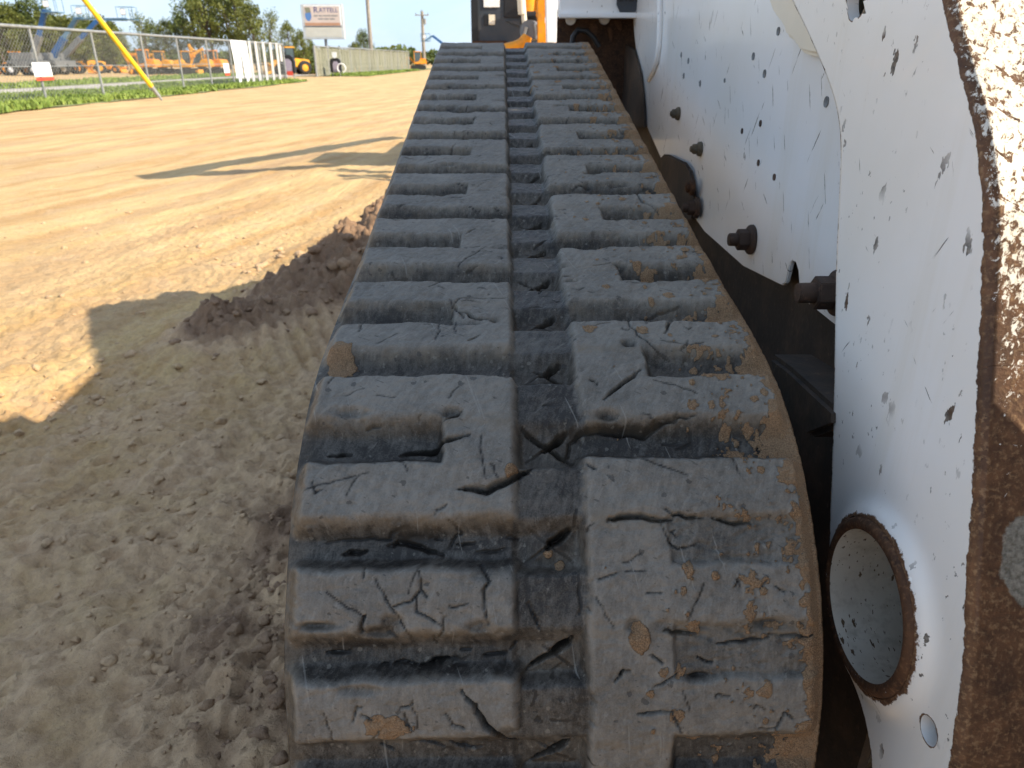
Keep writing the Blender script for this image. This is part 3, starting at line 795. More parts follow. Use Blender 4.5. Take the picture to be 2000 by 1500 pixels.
Sv = np.concatenate([np.arange(-.86, -.60, .008), np.arange(-.60, .32, .00145), np.arange(.32, .80, .0021), np.arange(.80, 1.82, .0032), np.arange(1.82, T_LEN - .86 - .004, .011)])
Tv = np.arange(-T_W / 2, T_W / 2 + 1e-6, T_W / 270)
S, T = np.meshgrid(Sv, Tv, indexing='ij')
Sw = S + .0022 * pn(S * 26, T * 26, 60) + .0009 * pn(S * 120, T * 120, 61)
Tw = T + .0022 * pn(S * 24 + 9, T * 24, 62) + .0009 * pn(S * 110, T * 110 + 5, 63)
m = np.zeros_like(S); pad = np.zeros_like(S); lab = np.zeros(S.shape, np.int32); nearf = np.zeros_like(S)
LAND = .0475
for n in range(NB0, NB1 + 1):
    sf = T_S0 + T_P * n
    i0, i1 = np.searchsorted(Sv, (sf - .075, sf + .125))
    if i1 - i0 < 3: continue
    sl = slice(i0, i1); a, b = Sw[sl], Tw[sl]
    for side in (-1, 1):
        lo, hi = (-.2115, -.0335) if side < 0 else (.0315, .2095)
        ol, orr = (.0125, .0085) if side < 0 else (.0150, .0125)
        rb = random.Random(n * 13 + side); wobble = rb.gauss(0, .0014) + rb.gauss(0, .010) * (b - (lo + hi) / 2)
        q = box_m(a, b, sf - LAND + wobble, sf + wobble, lo, hi, .009, .0165, ol, orr, .20)
        joined = (n % 2 == 0 and n != 0) if side < 0 else (n % 2 == 1 or n == 0)
        if joined:
            blo, bhi = (-.094, lo + .178) if side < 0 else (.0285, .096)
            q = np.maximum(q, .985 * box_m(a, b, sf - .01, sf + T_P - LAND + .01, blo, bhi if side > 0 else -.0335, .004, .004, .008 if side < 0 else .0075, .0075 if side < 0 else .008, .20))
            if side > 0 and n in (0, 1): q = np.maximum(q, (.80 if n else .74) * box_m(a, b, sf - .01, sf + T_P - LAND + .01, .09, .2095, .004, .004, .004, .0125, .2))
        up = q > m[sl]
        m[sl] = np.where(up, q, m[sl])
        lid = (LUGS[side][n] + 1) * 2 + (0 if side < 0 else 1)
        if n > NB0: lab[sl] = np.where((q > .10) & up, lid, lab[sl])
    pad[sl] = np.maximum(pad[sl], box_m(a, b, sf - .052, sf - .006, -.031, .026, .006, .012, .004, .004, .3))
    # camera-facing flank of the bar, where dust lodges
    fl = np.exp(-((a - (sf - LAND - .007)) / .0065) ** 2) * ((b < -.035) | (b > .03))
    nearf[sl] = np.maximum(nearf[sl], fl)
for _ in range(90):                                               # torn bites along the lug edges
    n = rnd.randint(-3, 20); s_ = T_S0 + T_P * n - rnd.choice((0, LAND)) + rnd.gauss(0, .003); t_ = rnd.uniform(-.2, .2); ra, rb_ = rnd.uniform(.003, .007), rnd.uniform(.005, .018)
    i0, i1 = np.searchsorted(Sv, (s_ - 2 * ra, s_ + 2 * ra)); j0, j1 = np.searchsorted(Tv, (t_ - 2 * rb_, t_ + 2 * rb_))
    if i1 - i0 < 2 or j1 - j0 < 2: continue
    g = (slice(i0, i1), slice(j0, j1)); m[g] *= 1 - rnd.uniform(.15, .5) * np.exp(-(((S[g] - s_) / ra) ** 2 + ((T[g] - t_) / rb_) ** 2) ** 1.5)
chan = sstep(-.036, -.030, T) * sstep(.031, .025, T)
LHS = LH + .0065 * sstep(.0, .35, S)
hgt = -LHS * (1 - m) + .0016 * m * pn(S * 11 + 3, T * 7, 59)
hgt = np.where(pad > m, np.maximum(hgt, -LHS + .0105 * pad), hgt)
hgt -= .0045 * chan * (1 - pad)
# moulded window pads with an X: a low pyramid, torn along its diagonals
for n in range(NB0, NB1 + 1):
    sc_ = T_S0 + T_P * n + .0195; tc_ = -.0028
    i0, i1 = np.searchsorted(Sv, (sc_ - .03, sc_ + .03))
    if i1 - i0 < 4: continue
    sl = slice(i0, i1)
    a = (S[sl] - sc_) / .0185; b = (T[sl] - tc_) / .0235
    ins = np.clip(1.0 - np.maximum(np.abs(a), np.abs(b)), 0, 1)
    hgt[sl] += .0065 * ins * (ins > 0)
hgt += .0011 * fbm(S * 16, T * 16, 3, 64) + .0005 * fbm(S * 75, T * 75, 3, 65, .6)
hgt += .0011 * np.clip(pn(S * 48, T * 30, 66) - .35, 0, 1) * -2.0 * m
# ragged chips along the camera-facing shoulders
edge = np.exp(-((m - .8) / .22) ** 2)
hgt -= .0022 * edge * np.clip(fbm(S * 130, T * 60, 3, 67, .6) + .1, 0, 1)
CLEAN = hgt.copy(); crk = np.zeros_like(S)
for i, (w, pts) in enumerate(CRACKS): carve(Sv, Tv, hgt, crk, w, pts, None, i)
for n in range(NB0 + 2, NB1 - 1):
    sc_ = T_S0 + T_P * n + .0195; tc_ = -.0028; rr_ = random.Random(n * 7 + 3)
    for sg in (-1, 1):
        w_ = rr_.choice((1.2, 1.6, 2.2, 4.5)); e = rr_.uniform(.75, 1.0); e2 = rr_.uniform(.2, 1.0)
        carve(Sv, Tv, hgt, crk, w_, [(sc_ - .0185 * e, tc_ - sg * .0235 * e), (sc_, tc_), (sc_ + .0185 * e2, tc_ + sg * .0235 * e2)])
    if rr_.random() < .45 or n in (1, 2):
        carve(Sv, Tv, hgt, crk, 7.0, [(sc_ - .003, tc_ - .002), (sc_ + .013, tc_ + .017)], .018)
for _ in range(300):                                              # small weathering cracks
    s_, t_ = rnd.uniform(-.55, 1.55), rnd.uniform(-.205, .205); an = rnd.choice((rnd.gauss(1.57, .35), rnd.uniform(0, 3.14))); L = rnd.uniform(.004, .022)
    mid = (s_ + L * .5 * math.cos(an) + rnd.gauss(0, .0025), t_ + L * .5 * math.sin(an) + rnd.gauss(0, .0015))
    carve(Sv, Tv, hgt, crk, rnd.choice((.7, .8, 1.0, 1.3, 1.8)), [(s_, t_), mid, (s_ + L * math.cos(an), t_ + L * math.sin(an))])
# mud: a crust along the machine side, splashes thinning out towards the middle
nA = fbm(S * 34, T * 34, 4, 70, .6); nB = fbm(S * 150, T * 150, 3, 71, .6)
groove = 1 - m
lim = .2045 - .010 * groove + .016 * nA - .012 * sstep(.0, 1.2, S)
mud = sstep(-.006, .006, T - lim + .004 * nB)
mud = np.maximum(mud, sstep(.42, .62, nA + .5 * nB - .25 + .9 * sstep(.12, .21, T) * groove + .25 * nearf) * sstep(.10, .17, T))
for _ in range(560):
    s_ = rnd.uniform(-.58, 1.5); t_ = .215 - abs(rnd.gauss(0, .075)) - .004; r_ = .0012 + .0050 * rnd.random() ** 2.6
    if t_ < .03 and rnd.random() < .8: continue
    i0, i1 = np.searchsorted(Sv, (s_ - 3 * r_, s_ + 3 * r_)); j0, j1 = np.searchsorted(Tv, (t_ - 3 * r_, t_ + 3 * r_))
    if i1 - i0 < 1 or j1 - j0 < 1: continue
    g = (slice(i0, i1), slice(j0, j1)); d = np.hypot((S[g] - s_) * rnd.uniform(.7, 1.0), T[g] - t_)
    mud[g] = np.maximum(mud[g], sstep(.0012, -.0012, d - r_ * (1 + .7 * nA[g] + .4 * nB[g])) * (1 if rnd.random() < .8 else .6))
for (s_, t_, r_) in ((-.3694, -.1341, .0165), (-.0216, -.2035, .018), (-.300, .068, .011), (-.23, -.004, .004), (-.24, .006, .005), (-.16, -.035, .006)):
    d = np.hypot(S - s_, T - t_); mud = np.maximum(mud, sstep(.003, -.003, d - r_ * (1 + .5 * nA)) * (.95 if r_ > .012 else .75))
mud *= (1 - .9 * np.clip(crk * 1.3, 0, 1))
hgt += mud * (.0013 + .0009 * np.clip(nB, -1, 1))
tan = np.clip(nearf * (.75 + .5 * nA), 0, 1) * (1 - .62 * sstep(-.05, .35, S)) + .75 * sstep(-.204, -.216, T) * (.6 + .5 * nA) + .30 * chan * (1 - pad)
tan = np.clip(tan + .45 * edge * sstep(.0, .6, nA), 0, 1)
# side walls of the belt
WALL = [(.0, -.0300), (.0, -.040), (.003, -.048)]
Y0, Z0, NY0, NZ0 = belt_pt(Sv)
def place(tt, hh, idx=slice(None)):
    tt = np.broadcast_to(tt, hh.shape)
    y = Y0[:, None] + NY0[:, None] * hh; z = Z0[:, None] + NZ0[:, None] * hh
    return np.stack([T_XC + tt + T_YAW * (y - .5), y - T_YAW * tt, z], -1)
P3 = place(T, hgt)
Lw = [place(np.full((len(Sv), 1), -T_W / 2 + e), np.full((len(Sv), 1), h)) for e, h in WALL[::-1]]
Rw = [place(np.full((len(Sv), 1), T_W / 2 - e), np.full((len(Sv), 1), h)) for e, h in WALL]
ALL = np.concatenate(Lw + [P3] + Rw, 1); nr, nc = ALL.shape[:2]
k_ = len(WALL)
def wide(a, v): return np.concatenate([np.full((nr, k_), v)] * 1 + [a] + [np.full((nr, k_), v)], 1)
mudw = wide(mud, 0.0); mudw[:, -k_:] = .8
attrs = {"top": wide(m, .1), "tan": np.clip(wide(tan, .7), 0, 1), "mud": mudw, "crack": wide(np.clip(crk, 0, 1), 0)}
du = np.gradient(ALL, axis=0); dv = np.gradient(ALL, axis=1)
NRM = np.cross(dv, du); NRM /= np.linalg.norm(NRM, axis=-1, keepdims=True) + 1e-12
labw = np.concatenate([np.zeros((nr, k_), np.int32), lab, np.zeros((nr, k_), np.int32)], 1)
Q = grid_quads(nr, nc)
Q = Q[:, ::1]
fl_ = labw.ravel()[Q].max(1)
FV = ALL.reshape(-1, 3); FN = NRM.reshape(-1, 3); FA = {k: v.ravel() for k, v in attrs.items()}
def sub_mesh(name, sel):
    q = Q[sel]; ids, inv = np.unique(q, return_inverse=True)
    return np_mesh(name, FV[ids], inv.reshape(q.shape), True, {k: v[ids] for k, v in FA.items()}, FN[ids])
belt = link("rubber_track", sub_mesh("rubber_track", fl_ == 0), M["rubber"], loader, True)
for lid in np.unique(fl_):
    if lid == 0: continue
    o = link("tread_lug", sub_mesh("tread_lug", fl_ == lid), M["rubber"], belt)
del ALL, du, dv, NRM, FV, FN, FA, P3, Sw, Tw, nA, nB, S, T, Q, CLEAN
# the belt on the far side of the machine, plain copy of the loop with bars
def plain_belt(xc):
    mb = MB(); n = int(T_LEN / .02); ss = np.arange(n) * T_LEN / n
    y, z, ny, nz = belt_pt(ss)
    pts = []
    for i in range(n):
        bar_h = 0.0 if (i % 5) < 2 else -.022
        for x, h in ((-.225, -.048), (-.225, -.03), (-.21, bar_h), (.21, bar_h), (.225, -.03), (.225, -.048)): pts.append((xc + x, y[i] + ny[i] * h, z[i] + nz[i] * h))
    fs = [(i * 6 + j, i * 6 + j + 1, ((i + 1) % n) * 6 + j + 1, ((i + 1) % n) * 6 + j) for i in range(n) for j in range(5)]
    mb.add(pts, fs)
    me = bpy.data.meshes.new("rubber_track"); me.from_pydata(mb.v, [], mb.f)
    for a_, v_ in (("top", .6), ("tan", .3), ("mud", 0), ("crack", 0)):
        at = me.attributes.new(a_, 'FLOAT', 'POINT'); at.data.foreach_set("value", np.full(len(me.vertices), v_, np.float32))
    link("rubber_track", me, M["rubber"], loader, True)
plain_belt(1.87)
# running gear inside the belt
for xs, name_x in ((T_XC, 0), (1.87, 1)):
    mb = MB(); mb.lathe([(-.09, .05), (-.09, .24), (-.07, .278), (-.03, .278), (-.02, .24), (.02, .24), (.03, .278), (.07, .278), (.09, .24), (.09, .05)], (xs, T_YC, T_ZC), (1, 0, 0), 40)
    mb.tube((xs - .12, T_YC, T_ZC), (xs + .12, T_YC, T_ZC), .045, n=16); mb.build("idler_wheel", M["dark_brown"], loader, True)
    mb = MB(); n = 40
    prof = [(RS - .05 - (.022 if i % 4 < 2 else 0)) for i in range(n)]
    mb.prism([(xs - .02, sy_ + prof[i] * math.cos(2 * math.pi * i / n), sz_ + prof[i] * math.sin(2 * math.pi * i / n)) for i in range(n)], (.04, 0, 0))
    mb.tube((xs - .1, sy_, sz_), (xs + .16, sy_, sz_), .12, n=24); mb.build("drive_sprocket", M["dark_brown"], loader, True)
    for yy_ in (.95, 1.21, 1.48, 1.75, 2.0):
        mb = MB(); mb.lathe([(-.11, .03), (-.11, .10), (-.08, .135), (-.04, .135), (-.03, .10), (.03, .10), (.04, .135), (.08, .135), (.11, .10), (.11, .03)], (xs, yy_, .205), (1, 0, 0), 20); mb.build("track_roller", M["dark_brown"], loader, True)
    mb = MB(); mb.prism([(xs - .08, .75, .34), (xs - .08, 1.0, .30), (xs - .08, 2.1, .33), (xs - .08, 2.2, .62), (xs - .08, 1.9, .72), (xs - .08, .85, .50)], (.16, 0, 0)); mb.build("track_frame", M["dark"], loader, True, .01)

# --- lift arm beside the camera: a box section bent back over the machine
AX = .34
A_FAR = [(1545, 0), (1575, 60), (1600, 115), (1622, 170), (1637, 225), (1642, 280), (1640, 340), (1636, 420), (1632, 520), (1630, 640), (1628, 760), (1625, 880), (1622, 960), (1619, 1040), (1626, 1150), (1648, 1270), (1690, 1400), (1706, 1500)]
A_NEAR = [(1850, 0), (1885, 130), (1912, 230), (1928, 330), (1935, 450), (1932, 560), (1926, 700), (1918, 850), (1910, 1000), (1900, 1150), (1893, 1300), (1880, 1420), (1868, 1500)]
def curve(px, pre, post):
    P = [Vector((0, a, b)) for a, b in pre] + [at_x(a, b, AX) for a, b in px] + [Vector((0, a, b)) for a, b in post]
    return np.array([(p.y, p.z) for p in P])
far_c = curve(A_FAR, [(2.45, 1.36), (2.0, 1.34), (1.5, 1.29), (1.2, 1.20), (1.08, 1.13)], [(.458, .34), (.452, .28)])
near_c = curve(A_NEAR, [(2.45, 1.55), (1.9, 1.54), (1.35, 1.49), (1.0, 1.40), (.80, 1.26), (.70, 1.15)], [(.372, .44), (.375, .36), (.39, .28)])
def resample(c, n, key):
    d = np.r_[0, np.cumsum(np.hypot(*np.diff(c, axis=0).T))]
    dense = np.linspace(0, d[-1], 4000); y = np.interp(dense, d, c[:, 0]); z = np.interp(dense, d, c[:, 1])
    ker = np.hanning(121); ker /= ker.sum()
    ys = np.convolve(np.pad(y, 60, mode='edge'), ker, 'valid'); zs = np.convolve(np.pad(z, 60, mode='edge'), ker, 'valid')
    return ys, zs
NR = 420
def by_stations(c, st):                       # split the curve at stations so that the two edges pair up level by level
    ys, zs = resample(c, 0, 0)
    i_top = np.argmin(np.abs(zs - st[0]) + 10 * (np.arange(4000) < 200) * 0)
    return ys, zs
fy, fz = resample(far_c, 0, 0); ny_, nz_ = resample(near_c, 0, 0)
def param(y, z, zb, n_up, n_dn):              # rows: above the bend by fraction, below it by height
    k = np.argmin(np.abs(z - zb)); a = np.linspace(0, k, n_up).astype(int); b = np.linspace(k, len(z) - 1, n_dn).astype(int)[1:]
    i = np.r_[a, b]; return y[i], z[i]
FY, FZ = param(fy, fz, .98, 120, 240); NY_, NZ_ = param(ny_, nz_, .98, 120, 240)
NROW = len(FY)
cols, ecor, efar = [], [], []
ww = np.linspace(0, 1, 64)
wid = np.hypot(NY_ - FY, NZ_ - FZ)
CR = .007
def ycol(w): return FY + (NY_ - FY) * w, FZ + (NZ_ - FZ) * w
for x in (AX + .10, AX + .05, AX + .012, AX + .004):                       # back edge
    y, z = ycol(0.0); cols.append(np.stack([np.full(NROW, x), y, z], -1)); ecor.append(np.full(NROW, -.2)); efar.append(np.full(NROW, AX + .004 - x))
side_cols = []
for w in np.linspace(.006, 1, 66):
    y, z = ycol(w * (1 - CR / np.mean(wid))); side_cols.append(len(cols))
    cols.append(np.stack([np.full(NROW, AX), y, z], -1)); ecor.append((w - 1) * wid); efar.append(w * wid)
dirn = np.stack([NY_ - FY, NZ_ - FZ], -1) / wid[:, None]
for a in np.linspace(.15, 1, 6) * math.pi / 2:
    y, z = ycol(1 - CR / np.mean(wid)); o = CR * math.sin(a)
    cols.append(np.stack([np.full(NROW, AX + CR * (1 - math.cos(a))), y + dirn[:, 0] * o, z + dirn[:, 1] * o], -1)); ecor.append(np.full(NROW, CR * a)); efar.append(np.full(NROW, .2))
for x in np.linspace(AX + CR + .0015, AX + .10, 46):
    y, z = ycol(1 - CR / np.mean(wid)); cols.append(np.stack([np.full(NROW, x), y + dirn[:, 0] * CR, z + dirn[:, 1] * CR], -1)); ecor.append(np.full(NROW, CR * 1.57 + x - AX - CR)); efar.append(np.full(NROW, .2))
G = np.stack(cols, 1); EC = np.stack(ecor, 1); EF = np.stack(efar, 1)
# openings: torque tube, a small bolt hole low down, a lightening hole near the top
tc = at_x(1711, 1180, AX)
HOLES = [(tc.y, tc.z, .0815), (at_x(1814, 1427, AX).y, at_x(1814, 1427, AX).z, .0118), (at_x(1676, -12, AX).y, at_x(1676, -12, AX).z, .024)]
RIM = np.full(G.shape[:2], .3)
nr, nc = G.shape[:2]
onside = np.zeros(nc, bool); onside[side_cols] = True
for hy, hz, hr in HOLES:
    dy, dz = G[..., 1] - hy, G[..., 2] - hz; r = np.hypot(dy, dz) + 1e-9
    snap = (np.abs(r - hr) < .0024) & onside[None, :]
    G[..., 1] = np.where(snap, hy + dy / r * hr, G[..., 1]); G[..., 2] = np.where(snap, hz + dz / r * hr, G[..., 2])
    r = np.hypot(G[..., 1] - hy, G[..., 2] - hz); RIM = np.minimum(RIM, np.where(onside[None, :], np.abs(r - hr) * (1 if hr > .05 else 4.0), .3))
    # the plate swells a little into the weld round the tube
    if hr > .05: G[..., 0] = np.where(onside[None, :], G[..., 0] - .010 * np.exp(-((r - hr) / .013) ** 2), G[..., 0])
Q = grid_quads(nr, nc); cen = G.reshape(-1, 3)[Q].mean(1)
keep = np.ones(len(Q), bool); qs = onside[Q[:, 0] % nc] & onside[Q[:, 1] % nc]
for hy, hz, hr in HOLES: keep &= ~(qs & (np.hypot(cen[:, 1] - hy, cen[:, 2] - hz) < hr * .995))
Q = Q[keep][:, ::-1]
me = np_mesh("lift_arm", G.reshape(-1, 3), Q, True, {"corner": EC.ravel(), "rim": RIM.ravel(), "far": np.abs(EF).ravel()})
arm = link("lift_arm", me, M["arm"], loader, True)
mb = MB(); n_ = NROW
mb.add([(AX + .10, y, z) for y, z in zip(FY, FZ)] + [(AX + .10, y, z) for y, z in zip(NY_, NZ_)], [(i, i + 1, n_ + i + 1, n_ + i) for i in range(n_ - 1)])
mb.build("inner_plate", M["paint"], arm)
mb = MB()                                                                     # torque tube, open at the near end
prof = [(-.0125, .0690), (-.0140, .0720), (-.0145, .0760), (-.0120, .0802), (-.004, .0825), (.03, .0830), (1.22, .083)]
mb.lathe(prof, (AX, tc.y, tc.z), (1, 0, 0), 72); mb.build("torque_tube", M["rim"], arm, smooth=60)
mb = MB(); mb.lathe([(-.0125, .0690), (.06, .0685), (.16, .0685), (.26, .0685), (.26, .0)], (AX, tc.y, tc.z), (1, 0, 0), 64); mb.build("tube_lining", M["tube"], arm, smooth=40)
for hy, hz, hr in HOLES[1:]:
    mb = MB(); mb.lathe([(0, hr), (.012, hr * .99)], (AX, hy, hz), (1, 0, 0), 28); mb.build("hole_rim", M["paint_clean"], arm)
# cast bracket showing behind the bend of the arm
mb = MB(); BX = .385
for i in range(1):
    pts = [(1500, -40), (1500, 4), (1508, 28), (1521, 44), (1530, 60), (1533, 72), (1546, 80), (1552, 92), (1563, 104), (1580, 109), (1600, 112), (1640, 180), (1690, 60), (1680, -60)]
    mb.prism([at_x(a, b, BX) for a, b in pts], (.03, 0, 0))
mb.build("pivot_bracket", M["cream"], arm, bevel=.006)
# mirrored arm on the other side of the machine
mb = MB(); pl = [(y, z) for y, z in zip(FY[::12], FZ[::12])] + [(y, z) for y, z in zip(NY_[::-12], NZ_[::-12])]
mb.prism([(1.46, y, z) for y, z in pl], (.10, 0, 0)); mb.build("lift_arm", M["paint_clean"], loader, True)

# --- side of the main frame
def px_plate(name, px, X, th, mat, parent, bevel=.002, world=True):
    mb = MB(); mb.prism([at_x(a, b, X) for a, b in px], (th, 0, 0)); return mb.build(name, mat, parent, world, bevel)
side = px_plate("side_panel", [(1236, -40), (1238, 60), (1246, 130), (1255, 185), (1260, 240), (1300, 330), (1345, 410), (1375, 452), (1450, 519), (1518, 553), (1527, 557), (1534, 552), (1539, 530), (1543, 514), (1548, 509), (1554, 513), (1559, 530), (1561, 560), (1564, 578), (1572, 588), (1632, 636), (1760, 740), (1760, -60), (1300, -60)], .40, .007, M["paint"], loader, .0015)
def flange_bolt(px, py, r, ln, mat, name="flange_bolt", X=.40, hexr=.68):
    p = at_x(px, py, X); mb = MB()
    mb.lathe([(.0, r * .2), (.0, r), (-.006, r), (-.009, r * .86), (-.0095, r * .5)], p, (1, 0, 0), 28)
    h6 = [(p.x, p.y + r * hexr * math.cos(a) * 1.08, p.z + r * hexr * math.sin(a) * 1.08) for a in (R(12 + 60 * i) for i in range(6))]
    mb.prism([(x - .008, y, z) for x, y, z in h6], (-ln * .45, 0, 0))
    mb.tube((p.x - .004, p.y, p.z), (p.x - ln, p.y, p.z), r * .46, r * .43, n=18)
    return mb.build(name, mat, side, bevel=.0012)
flange_bolt(1470, 468, .0245, .040, M["bolt"])
flange_bolt(1640, 572, .0285, .052, M["bolt"])
flange_bolt(1327, 222, .0150, .022, M["brass"], "hex_screw")
flange_bolt(1370, 291, .0150, .024, M["brass"], "hex_screw")
for (a, b, r) in ((1521, 61, .0075), (1472, 110, .0075), (1494, 144, .0078), (1615, 199, .0085), (1486, 241, .0065), (1482, 318, .0066), (1513, 346, .0064), (1331, 107, .007), (1345, 119, .008), (1336, 148, .008), (1368, 163, .008), (1416, 157, .005), (1450, 256, .006)):
    p = at_x(a, b, .40); r *= .78; mb = MB(); mb.lathe([(-.0006, r * .0), (-.0010, r * .7), (-.0016, r), (.004, r * 1.05)], p, (1, 0, 0), 18); mb.build("plug", M["bolt"] if b > 230 else M["grey"], side)
mb = MB(); mb.path([at_x(1289, -30, .394), at_x(1289, 40, .394), at_x(1287, 90, .394), at_x(1283, 118, .394), at_x(1276, 138, .395), at_x(1268, 156, .40)], .0075, 12); mb.build("grab_rail", M["paint_clean"], side, smooth=60)
px_plate("guard_bracket", [(1196, 82), (1210, 80), (1238, 96), (1250, 140), (1256, 190), (1259, 250), (1225, 250), (1180, 150)], .390, .006, M["dark_brown"], loader, .003)
br = px_plate("step_bracket", [(1288, 309), (1295, 301), (1304, 302), (1338, 318), (1347, 332), (1353, 362), (1357, 392), (1350, 430), (1300, 430)], .388, .007, M["dark_brown"], loader, .003)
flange_bolt(1355, 366, .017, .018, M["rust_dark"], X=.386, hexr=.6); flange_bolt(1364, 406, .0215, .034, M["bolt"], X=.394)
# dark chassis plate and guard below the painted panel
mb = MB(); mb.prism([(.432, .62, .06), (.432, 2.75, .06), (.432, 2.75, .97), (.432, .62, .97)], (.012, 0, 0)); mb.build("chassis_plate", M["dark_brown"], loader, True)
px_plate("frame_gusset", [(1500, 690), (1535, 715), (1628, 800), (1628, 835), (1575, 855), (1520, 800)], .335, .06, M["dark"], loader, .006)
mb = MB(); mb.tube((.335, .72, .40), (.335, 1.5, .30), .03, n=12); mb.build("frame_brace", M["dark"], loader, True)
# --- rear overhang above the sprocket
q0, q1 = at_y(1093, 33, 2.60), at_y(1252, 33, 2.60)
mb = MB(); mb.box(((q0.x + .44) / 2, 2.66, q0.z + .20), (.44 - q0.x, .12, .40)); rear = mb.build("rear_fender", M["paint_clean"], loader, True, .004)
mb = MB(); mb.box(((q0.x + .43) / 2 - .004, 2.594, q0.z + .004), (.43 - q0.x, .020, .015)); mb.build("fender_lip", M["white"], rear, bevel=.003)
a0, a1 = at_y(1203, 24, 2.598), at_y(1252, -30, 2.598)
mb = MB(); mb.prism([(a0.x + .012, 2.597, a0.z), (a1.x - .014, 2.597, a0.z), (a1.x - .003, 2.597, a0.z + .02), (a1.x, 2.597, a1.z), (a0.x, 2.597, a1.z), (a0.x, 2.597, a0.z + .022)], (0, -.006, 0)); vent = mb.build("decal_panel", M["slate"], rear)
for i, (u0, u1) in enumerate(((.08, .28), (.34, .42), (.50, .72), (.80, .88))):
    mb = MB(); w_ = a1.x - a0.x; mb.box((a0.x + w_ * (u0 + u1) / 2, 2.5895, a0.z + .055), (w_ * (u1 - u0), .002, .05)); mb.build("decal_letter", M["black"], rear)
mb = MB(); mb.box(((q0.x + .45) / 2, 2.735, .95), (.45 - q0.x, .02, .42)); guard = mb.build("rear_guard", M["rust_dark"], loader, True, .004)
mb = MB(); mb.box(((q0.x + .45) / 2, 2.67, .80), (.45 - q0.x, .12, .02)); mb.build("guard_shelf", M["dark_brown"], guard)
for a, b in ((1115, 38), (1181, 37)):
    p = at_y(a, b, 2.72); mb = MB(); mb.lathe([(0, .0), (-.002, .016), (.004, .018), (.01, .018)], p, (0, 1, 0), 20); mb.build("cap_plug", M["white"], guard)
mb = MB(); mb.path([at_y(1117, 92, 2.66), at_y(1119, 72, 2.66), at_y(1128, 58, 2.66), at_y(1145, 60, 2.66), at_y(1160, 74, 2.66), at_y(1170, 92, 2.66)], .009, 8); mb.build("hydraulic_hose", M["black"], guard, smooth=60)
for (a, b, c, d) in ((1150, 45, 1166, 80), (1200, 40, 1214, 62), (1186, 52, 1196, 85)):
    p, q = at_y(a, b, 2.70), at_y(c, d, 2.70); mb = MB(); mb.prism([p, (q.x, p.y, p.z - .005), q, (p.x + .01, p.y, q.z + .012)], (0, .012, 0)); mb.build("mud_cake", M["rust"], guard, bevel=.004)
# --- cab, tower, hood and an added sun-blocking plate: mostly above and outside the frame, but they shade the track
mb = MB(); mb.prism([(.50, y, z) for y, z in ((.62, 1.20), (.62, 1.86), (.72, 2.04), (1.00, 2.06), (1.06, 1.94), (1.30, 1.70), (1.32, 1.20))], (.90, 0, 0)); cab = mb.build("cab", M["paint_clean"], loader, True, .02)
mb = MB(); mb.box((.95, .612, 1.55), (.66, .01, .55)); mb.build("windscreen", M["glass"], cab)
mb = MB(); mb.box((.494, .95, 1.60), (.008, .42, .42)); mb.build("side_window", M["glass"], cab)
for x in (.46, 1.36):
    mb = MB(); mb.prism([(x, y, z) for y, z in ((1.46, 1.16), (1.46, 1.50), (2.27, 1.98), (2.69, 1.61), (2.95, 1.34), (2.95, 1.2))], (.08, 0, 0)); mb.build("rear_tower", M["paint_clean"], loader, True, .01)
mb = MB(); mb.box((.95, 2.25, 1.0), (.80, 1.35, .90)); mb.build("engine_hood", M["paint_clean"], loader, True, .03)
mb = MB(); mb.box((.95, 1.2, .72), (.98, 1.1, .70)); mb.build("main_frame", M["dark"], loader, True, .02)
k_s = (.49 - (AX + .010)) / .95
prof = [(y - .31 * k_s - .0005, z + .80 * k_s) for y, z in list(zip(NY_, NZ_))[::6] if .74 < z < 1.45 and y < 1.2]
prof = sorted(prof, key=lambda p: p[1])
BLOCK_PROF = [(-.35, .35), (.30, .35), (.42, .55), (.42, .90), (prof[0][0] + .01, .94)] + prof + [(prof[-1][0], 1.95), (-.10, 1.95), (-.35, 1.2)]  # unseen sun blocker, added; edge cut along sun rays to spare the arm
mb = MB(); mb.prism([(.482, y, z) for y, z in BLOCK_PROF], (.008, 0, 0)); mb.prism([(1.40, y, z) for y, z in ((-.35, .35), (.30, .35), (.30, .9), (-.2, 1.1))], (.02, 0, 0))
mb.box((.945, -.075, .62), (.91, .55, .54)); mb.build("sun_blocker", M["rust_dark"], loader, True)  # added out of view to keep sun off track and soil

